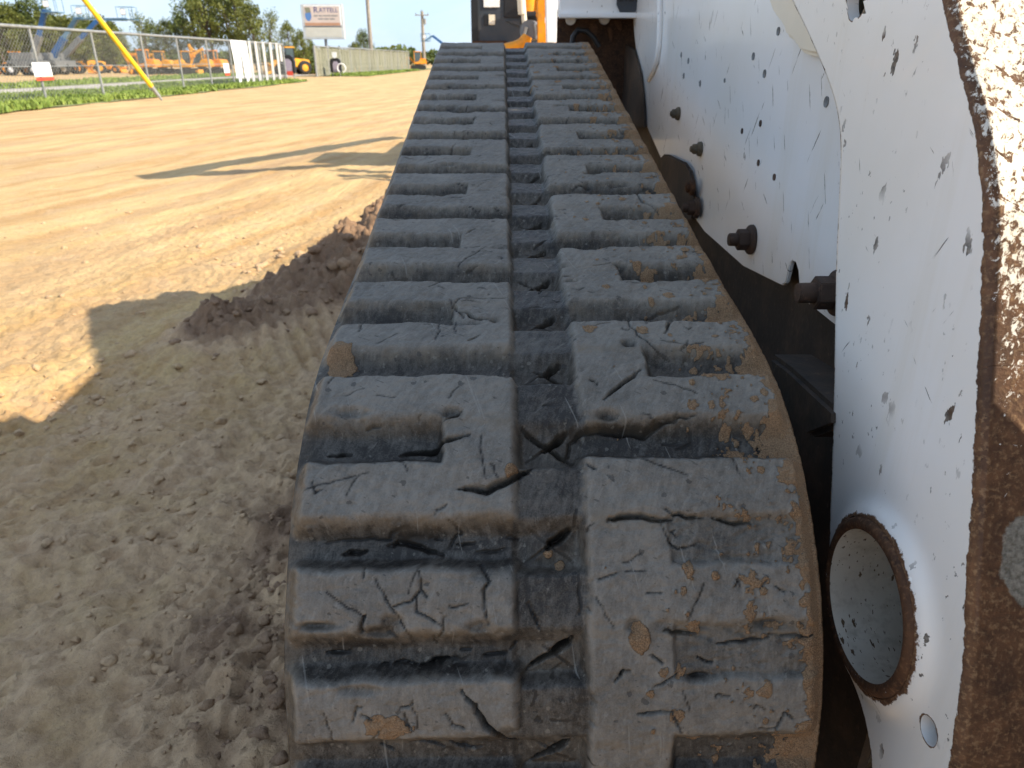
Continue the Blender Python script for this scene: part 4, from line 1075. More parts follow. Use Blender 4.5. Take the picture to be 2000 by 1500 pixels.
# ------------------------------------------------------------------ verge, track and grass
def sheet(name, x_edge, ys, z, mat, n=260):
    """ground sheet between two ragged edges running along Y"""
    y = np.linspace(ys[0], ys[1], n); V, Fq = [], []
    for j, e in enumerate(x_edge):
        V.append(np.stack([np.full(n, e) + .25 * fbm(y * .35, y * 0 + j * 7.7, 4, 80 + j), y, np.full(n, z)], -1))
    V = np.concatenate(V); q = [(i, n + i, n + i + 1, i + 1) for i in range(n - 1)]
    return tag(link(name, np_mesh(name, V, np.array(q)[:, ::-1], False), mat), kind="structure")
sheet("verge", (-15.2, -10.55), (6, 41), .020, M["turf"])
sheet("verge", (-13.2, -9.8), (53, 110), .020, M["turf"])
sheet("gravel_track", (-19.2, -15.0), (4, 60), .012, M["gravel"])
sheet("field", (-23.5, -19.0), (4, 70), .016, M["turf"])
def grass(name, x0, x1, y0, y1, n, h0, h1, label, edge=True):
    x = nrng.uniform(x0, x1, n); y = y0 + (y1 - y0) * nrng.random(n) ** 1.5
    if edge: keep = x < x1 - .35 + .5 * fbm(y * .5, y * 0, 4, 81); x, y = x[keep], y[keep]
    n = len(x); a = nrng.uniform(0, 6.28, n); h = nrng.uniform(h0, h1, n) * (1 + .6 * pn(x * .6, y * .6, 82)); w = .012 + .0006 * y
    lean = nrng.normal(0, .35, (n, 2)) * h[:, None]
    b = np.stack([x, y, np.full(n, .01)], -1); sd = np.stack([np.cos(a) * w, np.sin(a) * w, 0 * a], -1)
    mid = b + np.c_[lean * .35, h * .6]; top = b + np.c_[lean, h]
    V = np.stack([b - sd, b + sd, mid + sd * .8, mid - sd * .8, top], 1).reshape(-1, 3)
    i = np.arange(n)[:, None] * 5
    me = bpy.data.meshes.new(name)
    tri = np.concatenate([i + np.array([[0, 1, 2]]), i + np.array([[0, 2, 3]]), i + np.array([[3, 2, 4]])], 0)
    tag(link(name, np_mesh(name, V, tri, True), M["grass"]), label, "grass", kind="stuff")
grass("verge_grass", -15.0, -10.3, 11, 41, 52000, .05, .17, "bright green grass strip growing along the foot of the chain link fence")
grass("field_grass", -23.2, -19.2, 18, 60, 12000, .05, .16, "pale green grass strip beyond the gravel track, before the parked machines", False)
grass("roadside_grass", -12.6, -10.0, 54, 85, 6000, .08, .2, "thin yellowish grass along the foot of the slatted fence", False)

# ------------------------------------------------------------------ chain-link fences
def fence_wire(mb, p0, p1, h, pitch, r):
    L = (p1 - p0).length; d = (p1 - p0) / L; n = int((L + h) / pitch)
    s = Vector((1, 0, 0))
    for sg in (1, -1):
        for i in range(n):
            a = i * pitch - (h if sg > 0 else 0); b = a + sg * h
            z0, z1 = .04, h
            t0, t1 = a, b
            lo, hi = min(t0, t1), max(t0, t1)
            if hi < 0 or lo > L: continue
            def zat(t): return z0 + (z1 - z0) * (t - t0) / (t1 - t0)
            ta, tb = max(lo, 0), min(hi, L)
            A = p0 + d * ta + Vector((0, 0, zat(ta))); B = p0 + d * tb + Vector((0, 0, zat(tb)))
            mb.tube(A, B, r, n=3, caps=False)
fence = empty("chain_link_fence", (-12.3, 10, 0)); tag(fence, "galvanised chain link fence along the grass verge, left of the yard", "fence")
FX = -12.25
FA, FB = Vector((FX, 9.0, 0)), Vector((FX + .46, 40.7, 0))
def fpt(y): return Vector((FX + .45 * (y - 9) / 30.5, y, 0))
for y in (11.6, 14.4, 17.2, 20.0, 22.8, 25.7, 28.3, 30.9, 33.3, 37.0, 40.7):
    p = fpt(y); mb = MB(); mb.tube(p - Vector((0, 0, .1)), p + Vector((0, 0, 1.74)), .034, n=10); o = mb.build("post", M["galv"], fence, True, smooth=60)
    mb = MB(); mb.lathe([(0, .040), (.03, .038), (.05, .02), (.052, 0)], p + Vector((0, 0, 1.73)), (0, 0, 1), 10); mb.build("post_cap", M["galv"], o)
mb = MB(); mb.tube(fpt(9) + Vector((0, 0, 1.76)), fpt(40.7) + Vector((0, 0, 1.76)), .042, n=10); mb.build("top_rail", M["galv"], fence, True, smooth=60)
mb = MB(); mb.tube(fpt(9) + Vector((0, 0, .86)), fpt(40.7) + Vector((0, 0, .86)), .012, n=6); mb.build("middle_rail", M["galv"], fence, True, smooth=60)
mb = MB(); fence_wire(mb, FA, FB, 1.74, .125, .0042)
o = mb.build("wire_mesh", M["wire"], fence, True, smooth=0); o["kind"] = "stuff"
# second fence, woven with slats, beyond the gateway
fence2 = empty("slatted_fence", (-12.6, 54, 0)); tag(fence2, "chain link fence filled with grey green slats, running away behind the gateway", "fence")
S0, S1 = at_z(640, 148.5), at_z(806, 137.6)
S0 = Vector((-13.0, 52.0, 0)); S1 = Vector((-11.0, 84, 0)); dS = (S1 - S0); LS = dS.length; dS.normalize()
for i in range(12):
    p = S0 + dS * (LS * i / 11); mb = MB(); mb.tube(p, p + Vector((0, 0, 1.88)), .045 if i else .075, n=10); mb.build("post", M["galv"], fence2, True, smooth=60)
mb = MB(); mb.tube(S0 + Vector((0, 0, 1.86)), S1 + Vector((0, 0, 1.86)), .04, n=8); mb.build("top_rail", M["galv"], fence2, True, smooth=60)
sl_me = None; rots = Matrix.Rotation(math.atan2(dS.y, dS.x), 3, 'Z')
for i in range(230):
    p = S0 + dS * (.10 + i * (LS - .2) / 230)
    if sl_me is None:
        mb = MB(); mb.box((0, 0, .91), (.115, .012, 1.74)); o = mb.build("slat", M["slat"], fence2, smooth=0); sl_me = o.data
    else: o = link("slat", sl_me, None, fence2)
    o.rotation_euler = (rnd.gauss(0, .004), 0, math.atan2(dS.y, dS.x) + rnd.gauss(0, .05)); o.location = WINV[fence2.name] @ (p + Vector((rnd.gauss(0, .006), 0, rnd.gauss(0, .008))))

# white boards and sheets tied to the first fence near the gateway
for i, (px, y) in enumerate(((493, 35.5), (506, 36.4), (519, 37.4), (531, 38.4), (542, 39.4), (550, 40.0))):
    p = fpt(y) + Vector((.075, 0, 0)); mb = MB()
    top = 1.80 if i != 5 else 1.72; bot = .02 if i != 5 else .95
    mb.box((0, 0, (top + bot) / 2), (.03, .22, top - bot)); o = mb.build("white_board", M["white_shaded"], bevel=.004)
    o.location = p; o.rotation_euler = (rnd.gauss(0, .006), rnd.gauss(0, .01), R(-12))
    tag(o, ["tall white upright board next to the white sheet on the fence", "second white upright board from the white sheet on the fence", "third white upright board from the white sheet on the fence", "fourth white upright board from the white sheet on the fence", "fifth white upright board from the white sheet on the fence", "short white board hung high at the gateway end of the fence"][i], "board", "white boards on the fence")
sheet_e = empty("white_banner", fpt(34.0) + Vector((.10, 0, 0))); tag(sheet_e, "wide white plastic sheet hung on the fence above two short white feet", "banner")
for y0, y1 in ((33.25, 34.15), (34.2, 35.1)):
    mb = MB(); nn = 14
    for k in range(nn):
        for z, w in ((.30 + .04 * math.sin(k * 1.7), 0), (.9, .03), (1.78, .0)):
            mb.v.append((fpt(y0).x + .10 + .025 * math.sin(k * .9 + z * 2), y0 + (y1 - y0) * k / (nn - 1) + .12 * (1.78 - z) * (1 if y0 > 34 else .4), z))
    for k in range(nn - 1):
        for r_ in range(2): a = k * 3 + r_; mb.f.append((a, a + 3, a + 4, a + 1))
    mb2 = MB(); mb2.add(mb.v, mb.f); n0 = len(mb.v); mb2.add([(x + .006, y, z) for x, y, z in mb.v], [tuple(reversed(f)) for f in mb.f])
    mb2.build("sheet", M["white"], sheet_e, True, smooth=50)
for y in (33.8, 34.75):
    mb = MB(); mb.box((fpt(y).x + .09, y, .2), (.03, .26, .42)); mb.build("foot_board", M["white"], sheet_e, True)
# warning notices wired to the fence
for i, (y, z, w, h, lb) in enumerate(((20.05, .74, .78, .40, "white notice with red lower edge wired to fence, nearest the camera"), (32.5, .66, .62, .44, "white notice with red lower edge on fence beside the white sheet"))):
    p = fpt(y) + Vector((.055, 0, z)); r0 = empty("warning_notice", p); tag(r0, lb, "notice", "notices on the fence")
    mb = MB(); mb.box((0, 0, .05), (.006, w, h * .82)); mb.build("board", M["white"], r0)
    mb = MB(); mb.box((.002, .03, -h * .44), (.008, w * .96, h * .18)); mb.build("red_strip", M["red"], r0)
    for k in range(3):
        mb = MB(); mb.box((.0045, 0, .13 - .075 * k), (.002, w * (.7 - .1 * k), .022)); mb.build("print_line", M["ink_grey"], r0)

# ------------------------------------------------------------------ gateway
def gate_box(px, depth, label, hgt, sc=1.0, extra=None):
    b = at_d(px, 140, depth); b.z = 0
    r0 = empty("gate_operator", b, 0, sc); tag(r0, label, "gate operator", "gate operators beside the gateway")
    mb = MB(); prof = [(-.42, .30), (.42, .30), (.42, .95), (.36, 1.18), (.2, 1.30), (-.2, 1.30), (-.38, 1.18), (-.42, .95)]
    mb.prism([(x, -.18, z) for x, z in prof], (0, .36, 0)); mb.build("housing", M["black"], r0, bevel=.02)
    mb = MB(); mb.prism([(-.18, -.19, .35), (.26, -.19, .35), (.28, -.19, .92), (.14, -.19, 1.08), (-.10, -.19, 1.08), (-.20, -.19, .9)], (0, .02, 0)); mb.build("door", M["mauve"], r0, bevel=.006)
    mb = MB(); mb.tube((-.3, 0, -.05), (-.3, 0, .34), .04, n=8); mb.tube((.3, 0, -.05), (.3, 0, .34), .04, n=8); mb.build("stand", M["galv"], r0)
    if extra:
        mb = MB(); mb.prism([(-.05, -.20, .18), (.30, -.20, .18), (.30, -.20, .42), (-.05, -.20, .42)], (0, .012, 0)); mb.build("red_label", M["red"], r0)
    return r0
gate_box(564, 43, "black rounded gate box with grey door at the end of the white boards", 1.3, 1.0, True)
gate_box(657, 49.0, "black rounded gate box with grey door in front of the slatted fence", 1.3, .88)
for a, b, c, lb in ((611, 50.5, 1.7, "left"),):
    pass
ring = MB(); pc = at_d(667, 133, 48.6)
ring.path([pc + Vector((.28 * math.cos(t), 0, .28 * math.sin(t))) for t in (i * math.pi / 9 for i in range(-4, 13))], .035, 8)
tag(ring.build("hose_loop", M["white"], smooth=60), "pale coil of hose hanging beside the gate box on slatted fence", "hose")
lp = at_d(653, 108, 49.4); mb = MB(); mb.prism([(lp.x - .16, lp.y, lp.z + .2), (lp.x + .16, lp.y, lp.z + .2), (lp.x + .15, lp.y, lp.z - .12), (lp.x, lp.y, lp.z - .2), (lp.x - .15, lp.y, lp.z - .12)], (0, .04, 0))
tag(mb.build("wall_plaque", M["white"], bevel=.01), "small white shield shaped plaque high on the slatted fence", "plaque")

# ------------------------------------------------------------------ poles, guy wire, roadside sign
def pole(name, px, d, h, r, label, arm=None):
    b = at_d(px, 128, d); b.z = 0; r0 = empty(name, b); tag(r0, label, "utility pole", "utility poles")
    mb = MB(); mb.tube((0, 0, -.3), (0, 0, h), r, r * .72, 14); mb.build("shaft", M["wood"], r0, smooth=60)
    if arm:
        mb = MB(); mb.bar((-arm, -r, h - .5), (arm, -r, h - .5), .10, .12); mb.build("crossarm", M["wood"], r0)
        for x in (-arm * .9, 0, arm * .9):
            mb = MB(); mb.lathe([(0, .03), (.06, .06), (.10, .03), (.16, .06), (.2, .02)], (x, -r, h - .44 if x else h), (0, 0, 1), 8); mb.build("insulator", M["grey"], r0)
        mb = MB(); mb.tube((.32, 0, h - 1.6), (.32, 0, h - .9), .2, n=12); mb.build("transformer", M["galv"], r0, bevel=.03)
    return r0
pole("utility_pole", 727, 66, 14, .19, "tall bare wooden utility pole beside the roadside sign")
pole("utility_pole", 829, 100, 7.1, .26, "distant wooden utility pole with crossarm beyond the slatted fence", .9)
gp = at_z(317, 196.5); gtop = at_d(165, 0, 17.6); gd = (gtop - gp).normalized(); gs = gp + gd * .42
guy = empty("guy_wire", gp); tag(guy, "yellow plastic guard over a guy wire, leaning from the grass edge", "guy wire guard")
mb = MB(); mb.tube(gs, gp + gd * 3.2, .062, n=14); mb.build("guard", M["yellow"], guard if False else guy, True, smooth=60)
mb = MB(); mb.tube(gp - gd * .15, gp + gd * 17.5, .012, n=6); mb.build("strand", M["galv"], guy, True)
mb = MB(); mb.tube(gp + gd * .12, gp + gd * .46, .050, .060, n=12); mb.tube(gp + gd * .02, gp + gd * .14, .030, n=8); mb.build("clamp", M["galv"], guy, True, smooth=50)
pb = gp + gd * 17.5; b_ = Vector((pb.x, pb.y, 0)); r0 = empty("utility_pole", b_); tag(r0, "wooden pole that carries the guy wire, outside the frame", "utility pole", "utility poles")
mb = MB(); mb.tube((0, 0, -.3), (0, 0, pb.z + .6), .17, .13, 12); mb.build("shaft", M["wood"], r0, smooth=60)

SD = 60.0
def sp(a, b): return at_d(a, b, SD)
sb = sp(640, 118); sb.z = 0
sgn = empty("roadside_sign", sb); tag(sgn, "large cream roadside sign with blue lettering and letter board on a pole", "sign")
tl, tr_, bl = sp(599, 11), sp(678, 8), sp(606, 77)
cx_, w_ = (tl.x + tr_.x) / 2, (tr_.x - tl.x); zt, zb_ = tl.z, bl.z; hgt_ = zt - zb_; Ys = sb.y
def loc(u, v, dy=0.0): return (cx_ - sb.x - w_ / 2 + u * w_, dy, zb_ + v * hgt_)
def panel(name, u0, u1, v0, v1, y0, y1, mat, par, bev=0.0):
    a, b = loc(u0, v0), loc(u1, v1); mb = MB(); mb.box(((a[0] + b[0]) / 2, (y0 + y1) / 2, (a[2] + b[2]) / 2), (abs(b[0] - a[0]), abs(y1 - y0), abs(b[2] - a[2]))); return mb.build(name, mat, par, bevel=bev)
panel("cabinet", 0, 1, 0, 1, -.2, .2, M["sign_frame"], sgn, .03)
fc = panel("name_face", .07, .93, .41, .94, -.214, -.2, M["sign_cream"], sgn)
panel("trim_strip", .07, .93, .93, .96, -.222, -.2, M["white"], sgn); panel("trim_strip", .925, .955, .41, .96, -.224, -.2, M["white"], sgn)
panel("colour_band", .07, .925, .385, .47, -.219, -.2, M["sign_band"], sgn); panel("divider", .05, .95, .345, .375, -.225, -.2, M["grey"], sgn)
bd = panel("letter_board", .07, .94, .06, .34, -.213, -.2, M["sign_board"], sgn)
for k in range(4): panel("letter_rail", .08, .93, .10 + .06 * k, .108 + .06 * k, -.222, -.212, M["sign_frame"], bd)
def text(body, u, v, size, mat, par, dy=-.2165, sx=1.0):
    cu = bpy.data.curves.new("lettering", 'FONT'); cu.body = body; cu.size = size; cu.extrude = .004; cu.align_x = 'CENTER'; cu.align_y = 'CENTER'
    tmp = bpy.data.objects.new("lettering_src", cu); me = bpy.data.meshes.new_from_object(tmp); bpy.data.objects.remove(tmp)
    o = link("lettering", me, mat, par); o.location = loc(u, v, dy); o.rotation_euler = (math.pi / 2, 0, 0); o.scale = (sx, 1, 1); return o
text("R", .36, .82, .62, M["ink"], fc, sx=1.1); text("ATTELL", .665, .82, .47, M["ink"], fc, sx=.98)
for k, (v, spans) in enumerate(((.665, ((.30, .40), (.42, .50), (.52, .70), (.72, .88))), (.575, ((.40, .52), (.54, .66), (.68, .80))))):
    for (u0, u1) in spans: panel("small_print", u0, u1, v - .022, v + .022, -.2175, -.2135, M["ink_grey"], fc)
em = MB(); ec = Vector(loc(.17, .67, -.216)); em.prism([ec + Vector(((.24 if abs(math.sin(t)) > .9 else .26) * math.cos(t), 0, .40 * math.sin(t))) for t in (i * math.pi / 9 for i in range(18))], (0, -.004, 0)); em.build("emblem", M["sign_blue"], fc)
em = MB(); em.prism([Vector(loc(.10, .90, -.221)), Vector(loc(.22, .90, -.221)), Vector(loc(.24, .76, -.221)), Vector(loc(.12, .74, -.221))], (0, -.004, 0)); em.build("emblem_top", M["slat"], fc)
mb = MB(); mb.tube((0, 0, -.2), (0, 0, zb_ + .1), .11, n=14); mb.build("pole", M["grey"], sgn, smooth=60)

# ------------------------------------------------------------------ machines in the yard beyond the fence
def wheel(mb_t, mb_r, c, r, w):
    mb_t.lathe([(-w / 2, r * .55), (-w / 2, r * .9), (-w * .36, r), (w * .36, r), (w / 2, r * .9), (w / 2, r * .55)], c, (0, 1, 0), 18)
    mb_r.lathe([(-w * .4, 0), (-w * .42, r * .3), (-w * .3, r * .56), (w * .3, r * .56), (w * .42, r * .3), (w * .4, 0)], c, (0, 1, 0), 14)
def wheel_loader(loc_, rz, sc, label, mat="cat", cabin=True, bucket=True):
    r0 = empty("wheel_loader", loc_, rz, sc); tag(r0, label, "wheel loader", "yellow machines in the yard")
    mb = MB(); mb.prism([(-1.9, -.55, .65), (.1, -.55, .65), (.1, -.55, 1.35), (-.5, -.55, 1.45), (-1.8, -.55, 1.30)], (0, 1.1, 0)); mb.build("engine_hood", M[mat], r0, bevel=.06)
    mb = MB(); mb.box((-.9, 0, .62), (1.9, .7, .3)); mb.box((.75, 0, .7), (1.2, .6, .35)); mb.build("chassis", M["grey"], r0, bevel=.03)
    if cabin:
        mb = MB(); mb.prism([(-.35, -.5, 1.35), (.5, -.5, 1.1), (.6, -.5, 1.6), (.4, -.5, 2.35), (-.35, -.5, 2.35)], (0, 1.0, 0)); c = mb.build("cab", M["glass"], r0, bevel=.03)
        mb = MB(); mb.box((.02, 0, 2.40), (.95, 1.1, .12)); mb.build("roof", M[mat], c, bevel=.03)
        for x, y in ((-.35, -.5), (-.35, .5), (.46, -.5), (.46, .5)):
            mb = MB(); mb.bar((x, y, 1.3), (x * .95, y, 2.36), .06, .06); mb.build("cab_post", M["black"], c)
    for x in (-1.2, .95):
        for y in (-.75, .75):
            a, b = MB(), MB(); wheel(a, b, (x, y, .62), .62, .42); o = a.build("wheel", M["tyre"], r0, smooth=50); b.build("rim", M[mat], o, smooth=50)
    for y in (-.32, .32):
        mb = MB(); mb.bar((.55, y, 1.25), (1.35, y, 1.15), .1, .24); mb.bar((1.3, y, 1.18), (2.0, y, .45), .1, .22); mb.build("loader_arm", M[mat], r0)
    if bucket:
        mb = MB(); mb.prism([(1.95, -1.0, .15), (2.75, -1.0, .05), (2.8, -1.0, .12), (2.25, -1.0, .35), (2.15, -1.0, .75), (2.5, -1.0, 1.0), (2.4, -1.0, 1.08), (2.0, -1.0, .85)], (0, 2.0, 0)); mb.build("bucket", M[mat], r0, bevel=.02)
    return r0
def excavator(loc_, rz, sc, label, boom, stick, curl, mat="cat", canopy=True):
    r0 = empty("excavator", loc_, rz, sc); tag(r0, label, "excavator", "yellow machines in the yard")
    for y in (-.62, .62):
        mb = MB(); mb.prism([(-.95, y - .16, .18), (-.8, y - .16, .02), (.8, y - .16, .02), (.95, y - .16, .18), (.95, y - .16, .36), (.8, y - .16, .5), (-.8, y - .16, .5), (-.95, y - .16, .36)], (0, .32, 0)); mb.build("crawler", M["tyre"], r0, bevel=.03)
    mb = MB(); mb.box((1.25, 0, .25), (.08, 1.5, .36)); mb.bar((.5, 0, .3), (1.25, 0, .22), .5, .12); mb.build("blade", M[mat], r0)
    mb = MB(); mb.tube((0, 0, .45), (0, 0, .62), .4, n=18); mb.build("slew_ring", M["grey"], r0)
    mb = MB(); mb.prism([(-1.05, -.7, .62), (.6, -.7, .62), (.6, -.7, .9), (.0, -.7, 1.0), (-.2, -.7, 1.32), (-.95, -.7, 1.25)], (0, 1.4, 0)); mb.build("house", M[mat], r0, bevel=.06)
    mb = MB(); mb.box((.08, .35, 1.45), (.85, .66, 1.1)); c = mb.build("cab", M["glass"], r0, bevel=.04)
    mb = MB(); mb.box((.08, .35, 2.04), (.98, .78, .1)); mb.build("roof", M[mat], c, bevel=.03)
    for x in (-.33, .48):
        for y in (.04, .66): mb = MB(); mb.bar((x, y, .9), (x, y, 2.02), .06, .06); mb.build("cab_post", M[mat], c)
    p0 = Vector((.55, -.25, .85)); a1 = R(boom[0]); p1 = p0 + Vector((math.cos(a1), 0, math.sin(a1))) * boom[1]; a2 = R(boom[2]); p2 = p1 + Vector((math.cos(a2), 0, math.sin(a2))) * boom[3]
    mb = MB(); mb.bar(p0, p1, .16, .2, w1=.16, h1=.32); mb.bar(p1, p2, .16, .32, w1=.16, h1=.16); bo = mb.build("boom", M[mat], r0, bevel=.02)
    mb = MB(); mb.tube(p0 + Vector((.15, 0, -.1)), p1 + Vector((.1, 0, -.1)), .05, n=8); mb.build("cylinder", M["grey"], bo)
    a3 = R(stick[0]); p3 = p2 + Vector((math.cos(a3), 0, math.sin(a3))) * stick[1]
    mb = MB(); mb.bar(p2 - (p3 - p2) * .15, p3, .13, .24, w1=.13, h1=.12); mb.build("stick", M[mat], r0, bevel=.02)
    rot = Matrix.Rotation(R(curl), 3, 'Y'); prof = [(0, 0), (.18, .06), (.42, -.05), (.46, -.12), (.20, -.42), (-.05, -.36), (-.12, -.12)]
    mb = MB(); mb.prism([p3 + rot @ Vector((x, -.22, z)) for x, z in prof], (0, .44, 0)); mb.build("bucket", M["cat2"], r0, bevel=.015)
    return r0
def yard(px, d):
    p = at_d(px, 150, d); p.z = 0; return p
wheel_loader(yard(40, 53), R(188), 0.65, "yellow wheel loader with glass cab behind first fence bay, far left", "cat2")
wheel_loader(yard(140, 58), R(20), 0.70, "orange loader with rounded hood behind the blue boom lifts", "cat2", False)
wheel_loader(yard(178, 60), R(205), 0.70, "orange loader without cab parked just right of the middle boom lift", "cat", False, False)
wheel_loader(yard(222, 62), R(0), 0.46, "small low orange loader left of the yellow guy guard", "cat2", False)
excavator(yard(292, 56), R(180), 0.85, "mini excavator with stick reaching down, behind the yellow guy guard", (60, .9, 5, 1.1), (-112, 1.45), 20, "cat2")
excavator(yard(322, 58), R(185), 0.81, "mini excavator with arched boom between second and third fence posts from guy guard", (68, .95, -8, 1.0), (-80, 1.3), 40, "cat")
excavator(yard(368, 57), R(4), 0.81, "yellow excavator with boom folded upright, nearest the white notice", (70, 1.0, 25, .95), (200, 1.2), -30, "cat")
excavator(yard(398, 59), R(182), 0.85, "yellow excavator partly hidden at the left of the white sheet", (85, 1.1, 55, .6), (-100, 1.2), 30, "cat")
excavator(yard(425, 60), R(170), 0.85, "orange excavator with curved boom close behind the white notice", (48, .9, 28, .8), (-70, .9), 30, "cat2")
wheel_loader(yard(569, 56), R(215), 0.80, "yellow loader with flat yellow roof standing behind the gate box", "cat")
fo = at_d(817, 130, 86); fo.z = 0
excavator(fo, R(190), .95, "far orange excavator at the end of the slatted fence", (50, .6, 10, .5), (-90, .6), 20, "cat2")
def boom_lift(base_px, d, knee_px, tip_px, label, mat, jib=True):
    b = at_d(base_px[0], 150, d); b.z = 0; Yp = b.y
    r0 = empty("boom_lift", b); tag(r0, label, "boom lift", "blue boom lifts")
    def lp(px): q = at_y(px[0], px[1], Yp); return q - b
    mb = MB(); mb.box((0, 0, .75), (2.2, 1.6, .5)); mb.build("chassis", M["grey"], r0, bevel=.05)
    mb = MB(); mb.box((0, 0, 1.25), (1.5, 1.3, .55)); mb.build("turret", M["grey"], r0, bevel=.05)
    for x in (-.8, .8):
        for y in (-.8, .8):
            a, c = MB(), MB(); wheel(a, c, (x, y, .42), .42, .3); o = a.build("wheel", M["tyre"], r0, smooth=50); c.build("rim", M["white"], o, smooth=50)
    s0 = lp(base_px); k = lp(knee_px); t = lp(tip_px)
    mid = s0 + (k - s0) * .55
    mb = MB(); mb.bar(Vector((0, 0, 1.3)), s0, .3, .34); mb.build("riser", M["grey"], r0)
    mb = MB(); mb.bar(s0, mid, .34, .40); mb.build("boom", M[mat], r0); mb = MB(); mb.bar(mid, k, .24, .30); mb.build("boom_section", M["blue"] if mat != "blue" else M["blue_pale"], r0)
    mb = MB(); mb.bar(k, t, .16, .2); mb.build("jib", M["blue_pale"], r0)
    bk = empty_part = MB()
    for z in (0, .85):
        for (x0, y0, x1, y1) in ((-.5, -.4, .7, -.4), (-.5, .4, .7, .4), (-.5, -.4, -.5, .4), (.7, -.4, .7, .4)): bk.bar(t + Vector((x0, y0, z)), t + Vector((x1, y1, z)), .03, .03)
    for x in (-.5, .1, .7):
        for y in (-.4, .4): bk.bar(t + Vector((x, y, 0)), t + Vector((x, y, .85)), .03, .03)
    bk.box(t + Vector((.1, 0, -.03)), (1.2, .8, .06)); pk = bk.build("basket", M["blue_pale"], r0)
    mb = MB(); mb.box(t + Vector((0, -.43, .5)), (.42, .06, .42)); mb.build("control_cover", M["white"], pk, bevel=.1)
    return r0
boom_lift((62, 128), 52, (88, 20), (100, 24), "leftmost blue boom lift with steep grey boom and white-fronted basket", "grey")
boom_lift((97, 120), 54, (150, 36), (163, 37), "middle boom lift with thick blue boom above the fence", "blue")
boom_lift((118, 118), 57, (192, 38), (248, 38), "boom lift with long level jib crossing behind the yellow guy guard", "grey")
boom_lift((890, 105), 95, (845, 70), (830, 80), "far blue boom lift bent over beside the distant utility pole", "blue_pale")

# ------------------------------------------------------------------ machine parked behind the loader
PY, K = 7.4, 1.6
pm = empty("parked_machine", (.3, 8.4, 0)); tag(pm, "dark grey and orange machine parked close behind the loader", "machine")
a, b = at_y(921, 88, PY), at_y(1062, -60, PY)
mb = MB(); mb.box(((a.x + b.x) / 2, PY + .45, 1.0), (b.x - a.x, .9, 1.12)); hs = mb.build("engine_cover", M["slate"], pm, True, .02)
def dec(name, px0, py0, px1, py1, mat, y, par, th=.012, bev=.004):
    p, q = at_y(px0, py1, y), at_y(px1, py0, y); mb = MB(); mb.box(((p.x + q.x) / 2, y - th / 2, (p.z + q.z) / 2), (q.x - p.x, th, q.z - p.z)); return mb.build(name, mat, par, bevel=bev)
dec("edge_trim", 923, -40, 932, 84, M["black"], PY - .002, hs, .03)
dec("white_label", 944, -30, 976, 15, M["white"], PY - .002, hs, .010, .012)
dec("white_label", 954, 28, 967, 49, M["cream"], PY - .002, hs, .010, .006)
dec("latch_recess", 945, 28, 953, 50, M["black"], PY - .002, hs, .008)
dec("grille_opening", 984, -40, 1016, 35, M["black"], PY - .002, hs, .010, .006)
mb = MB(); mb.prism([at_y(988, 40, PY - .02), at_y(1016, 40, PY - .02), at_y(1016, 52, PY - .02), at_y(1000, 46, PY - .02)], (0, .02, 0)); mb.build("hinge_plate", M["slate"], hs, bevel=.003)
dec("bottom_sill", 923, 80, 990, 94, M["rust_dark"], PY - .004, hs, .06)
mb = MB(); mb.tube(at_y(1016, -30, 6.72), at_y(1020, 28, 6.72), 0.0352, n=12); mb.tube(at_y(1023, 26, 6.72), at_y(1025, 48, 6.72), 0.0224, n=10); mb.build("cylinder_rod", M["cream"], pm, True, smooth=50)
mb = MB(); mb.tube(at_y(1036, -30, 6.8), at_y(1031, 24, 6.8), 0.048, n=12); mb.build("cylinder", M["orange"], pm, True, smooth=50)
mb = MB(); mb.tube(at_y(1029, 30, 6.75), at_y(1047, 30, 6.75), 0.032, n=10); mb.build("pin", M["black"], pm, True)
mb = MB(); mb.lathe([(-.05, .0), (-.05, .08), (.05, .08), (.05, .0)], at_y(1036, 60, 6.72), (.3, 1, 0), 18); mb.path([at_y(1026, 52, 6.67), at_y(1022, 66, 6.67), at_y(1026, 78, 6.67)], .024, 8); mb.path([at_y(1043, 46, 6.67), at_y(1046, 62, 6.67), at_y(1046, 76, 6.67)], .02, 8); mb.build("knuckle", M["grey"], pm, True, smooth=50)
mb = MB(); mb.path([at_y(985, 95, 6.56), at_y(1004, 91, 6.56), at_y(1018, 86, 6.56), at_y(1028, 76, 6.56), at_y(1031, 70, 6.56)], [.038, .042, .045, .048, .038], 10); mb.build("tow_hook", M["orange"], pm, True, smooth=60)
mb = MB(); mb.prism([at_y(1049, -40, 6.4), at_y(1062, -40, 6.4), at_y(1066, 86, 6.4), at_y(1050, 86, 6.4)], (0, .10, 0)); mb.build("orange_column", M["orange"], pm, True, .006)
mb = MB(); mb.prism([at_y(1064, -40, 6.24), at_y(1093, -40, 6.24), at_y(1091, 40, 6.24), at_y(1087, 85, 6.24), at_y(1067, 85, 6.24)], (0, .06, 0)); mb.build("white_cover", M["white"], pm, True, .01)
for x in (.0, 1.0):
    mb = MB(); mb.prism([(x - .15, 7.5, .25), (x - .15, 7.7, .0), (x - .15, 10.0, .0), (x - .15, 10.2, .25), (x - .15, 10.0, .5), (x - .15, 7.7, .5)], (.3, 0, 0)); mb.build("crawler", M["tyre"], pm, True, .03)
mb = MB(); mb.bar((.30, 5.75, 3.15), (.30, 10.2, 1.66), .16, .20); mb.bar((.30, 5.75, 3.15), (.30, 7.4, 1.4), .2, .16); mb.build("boom", M["orange"], pm, True, .02)
mb = MB(); mb.box((.55, 9.0, .95), (1.0, 1.6, .8)); mb.build("house", M["orange"], pm, True, .05)

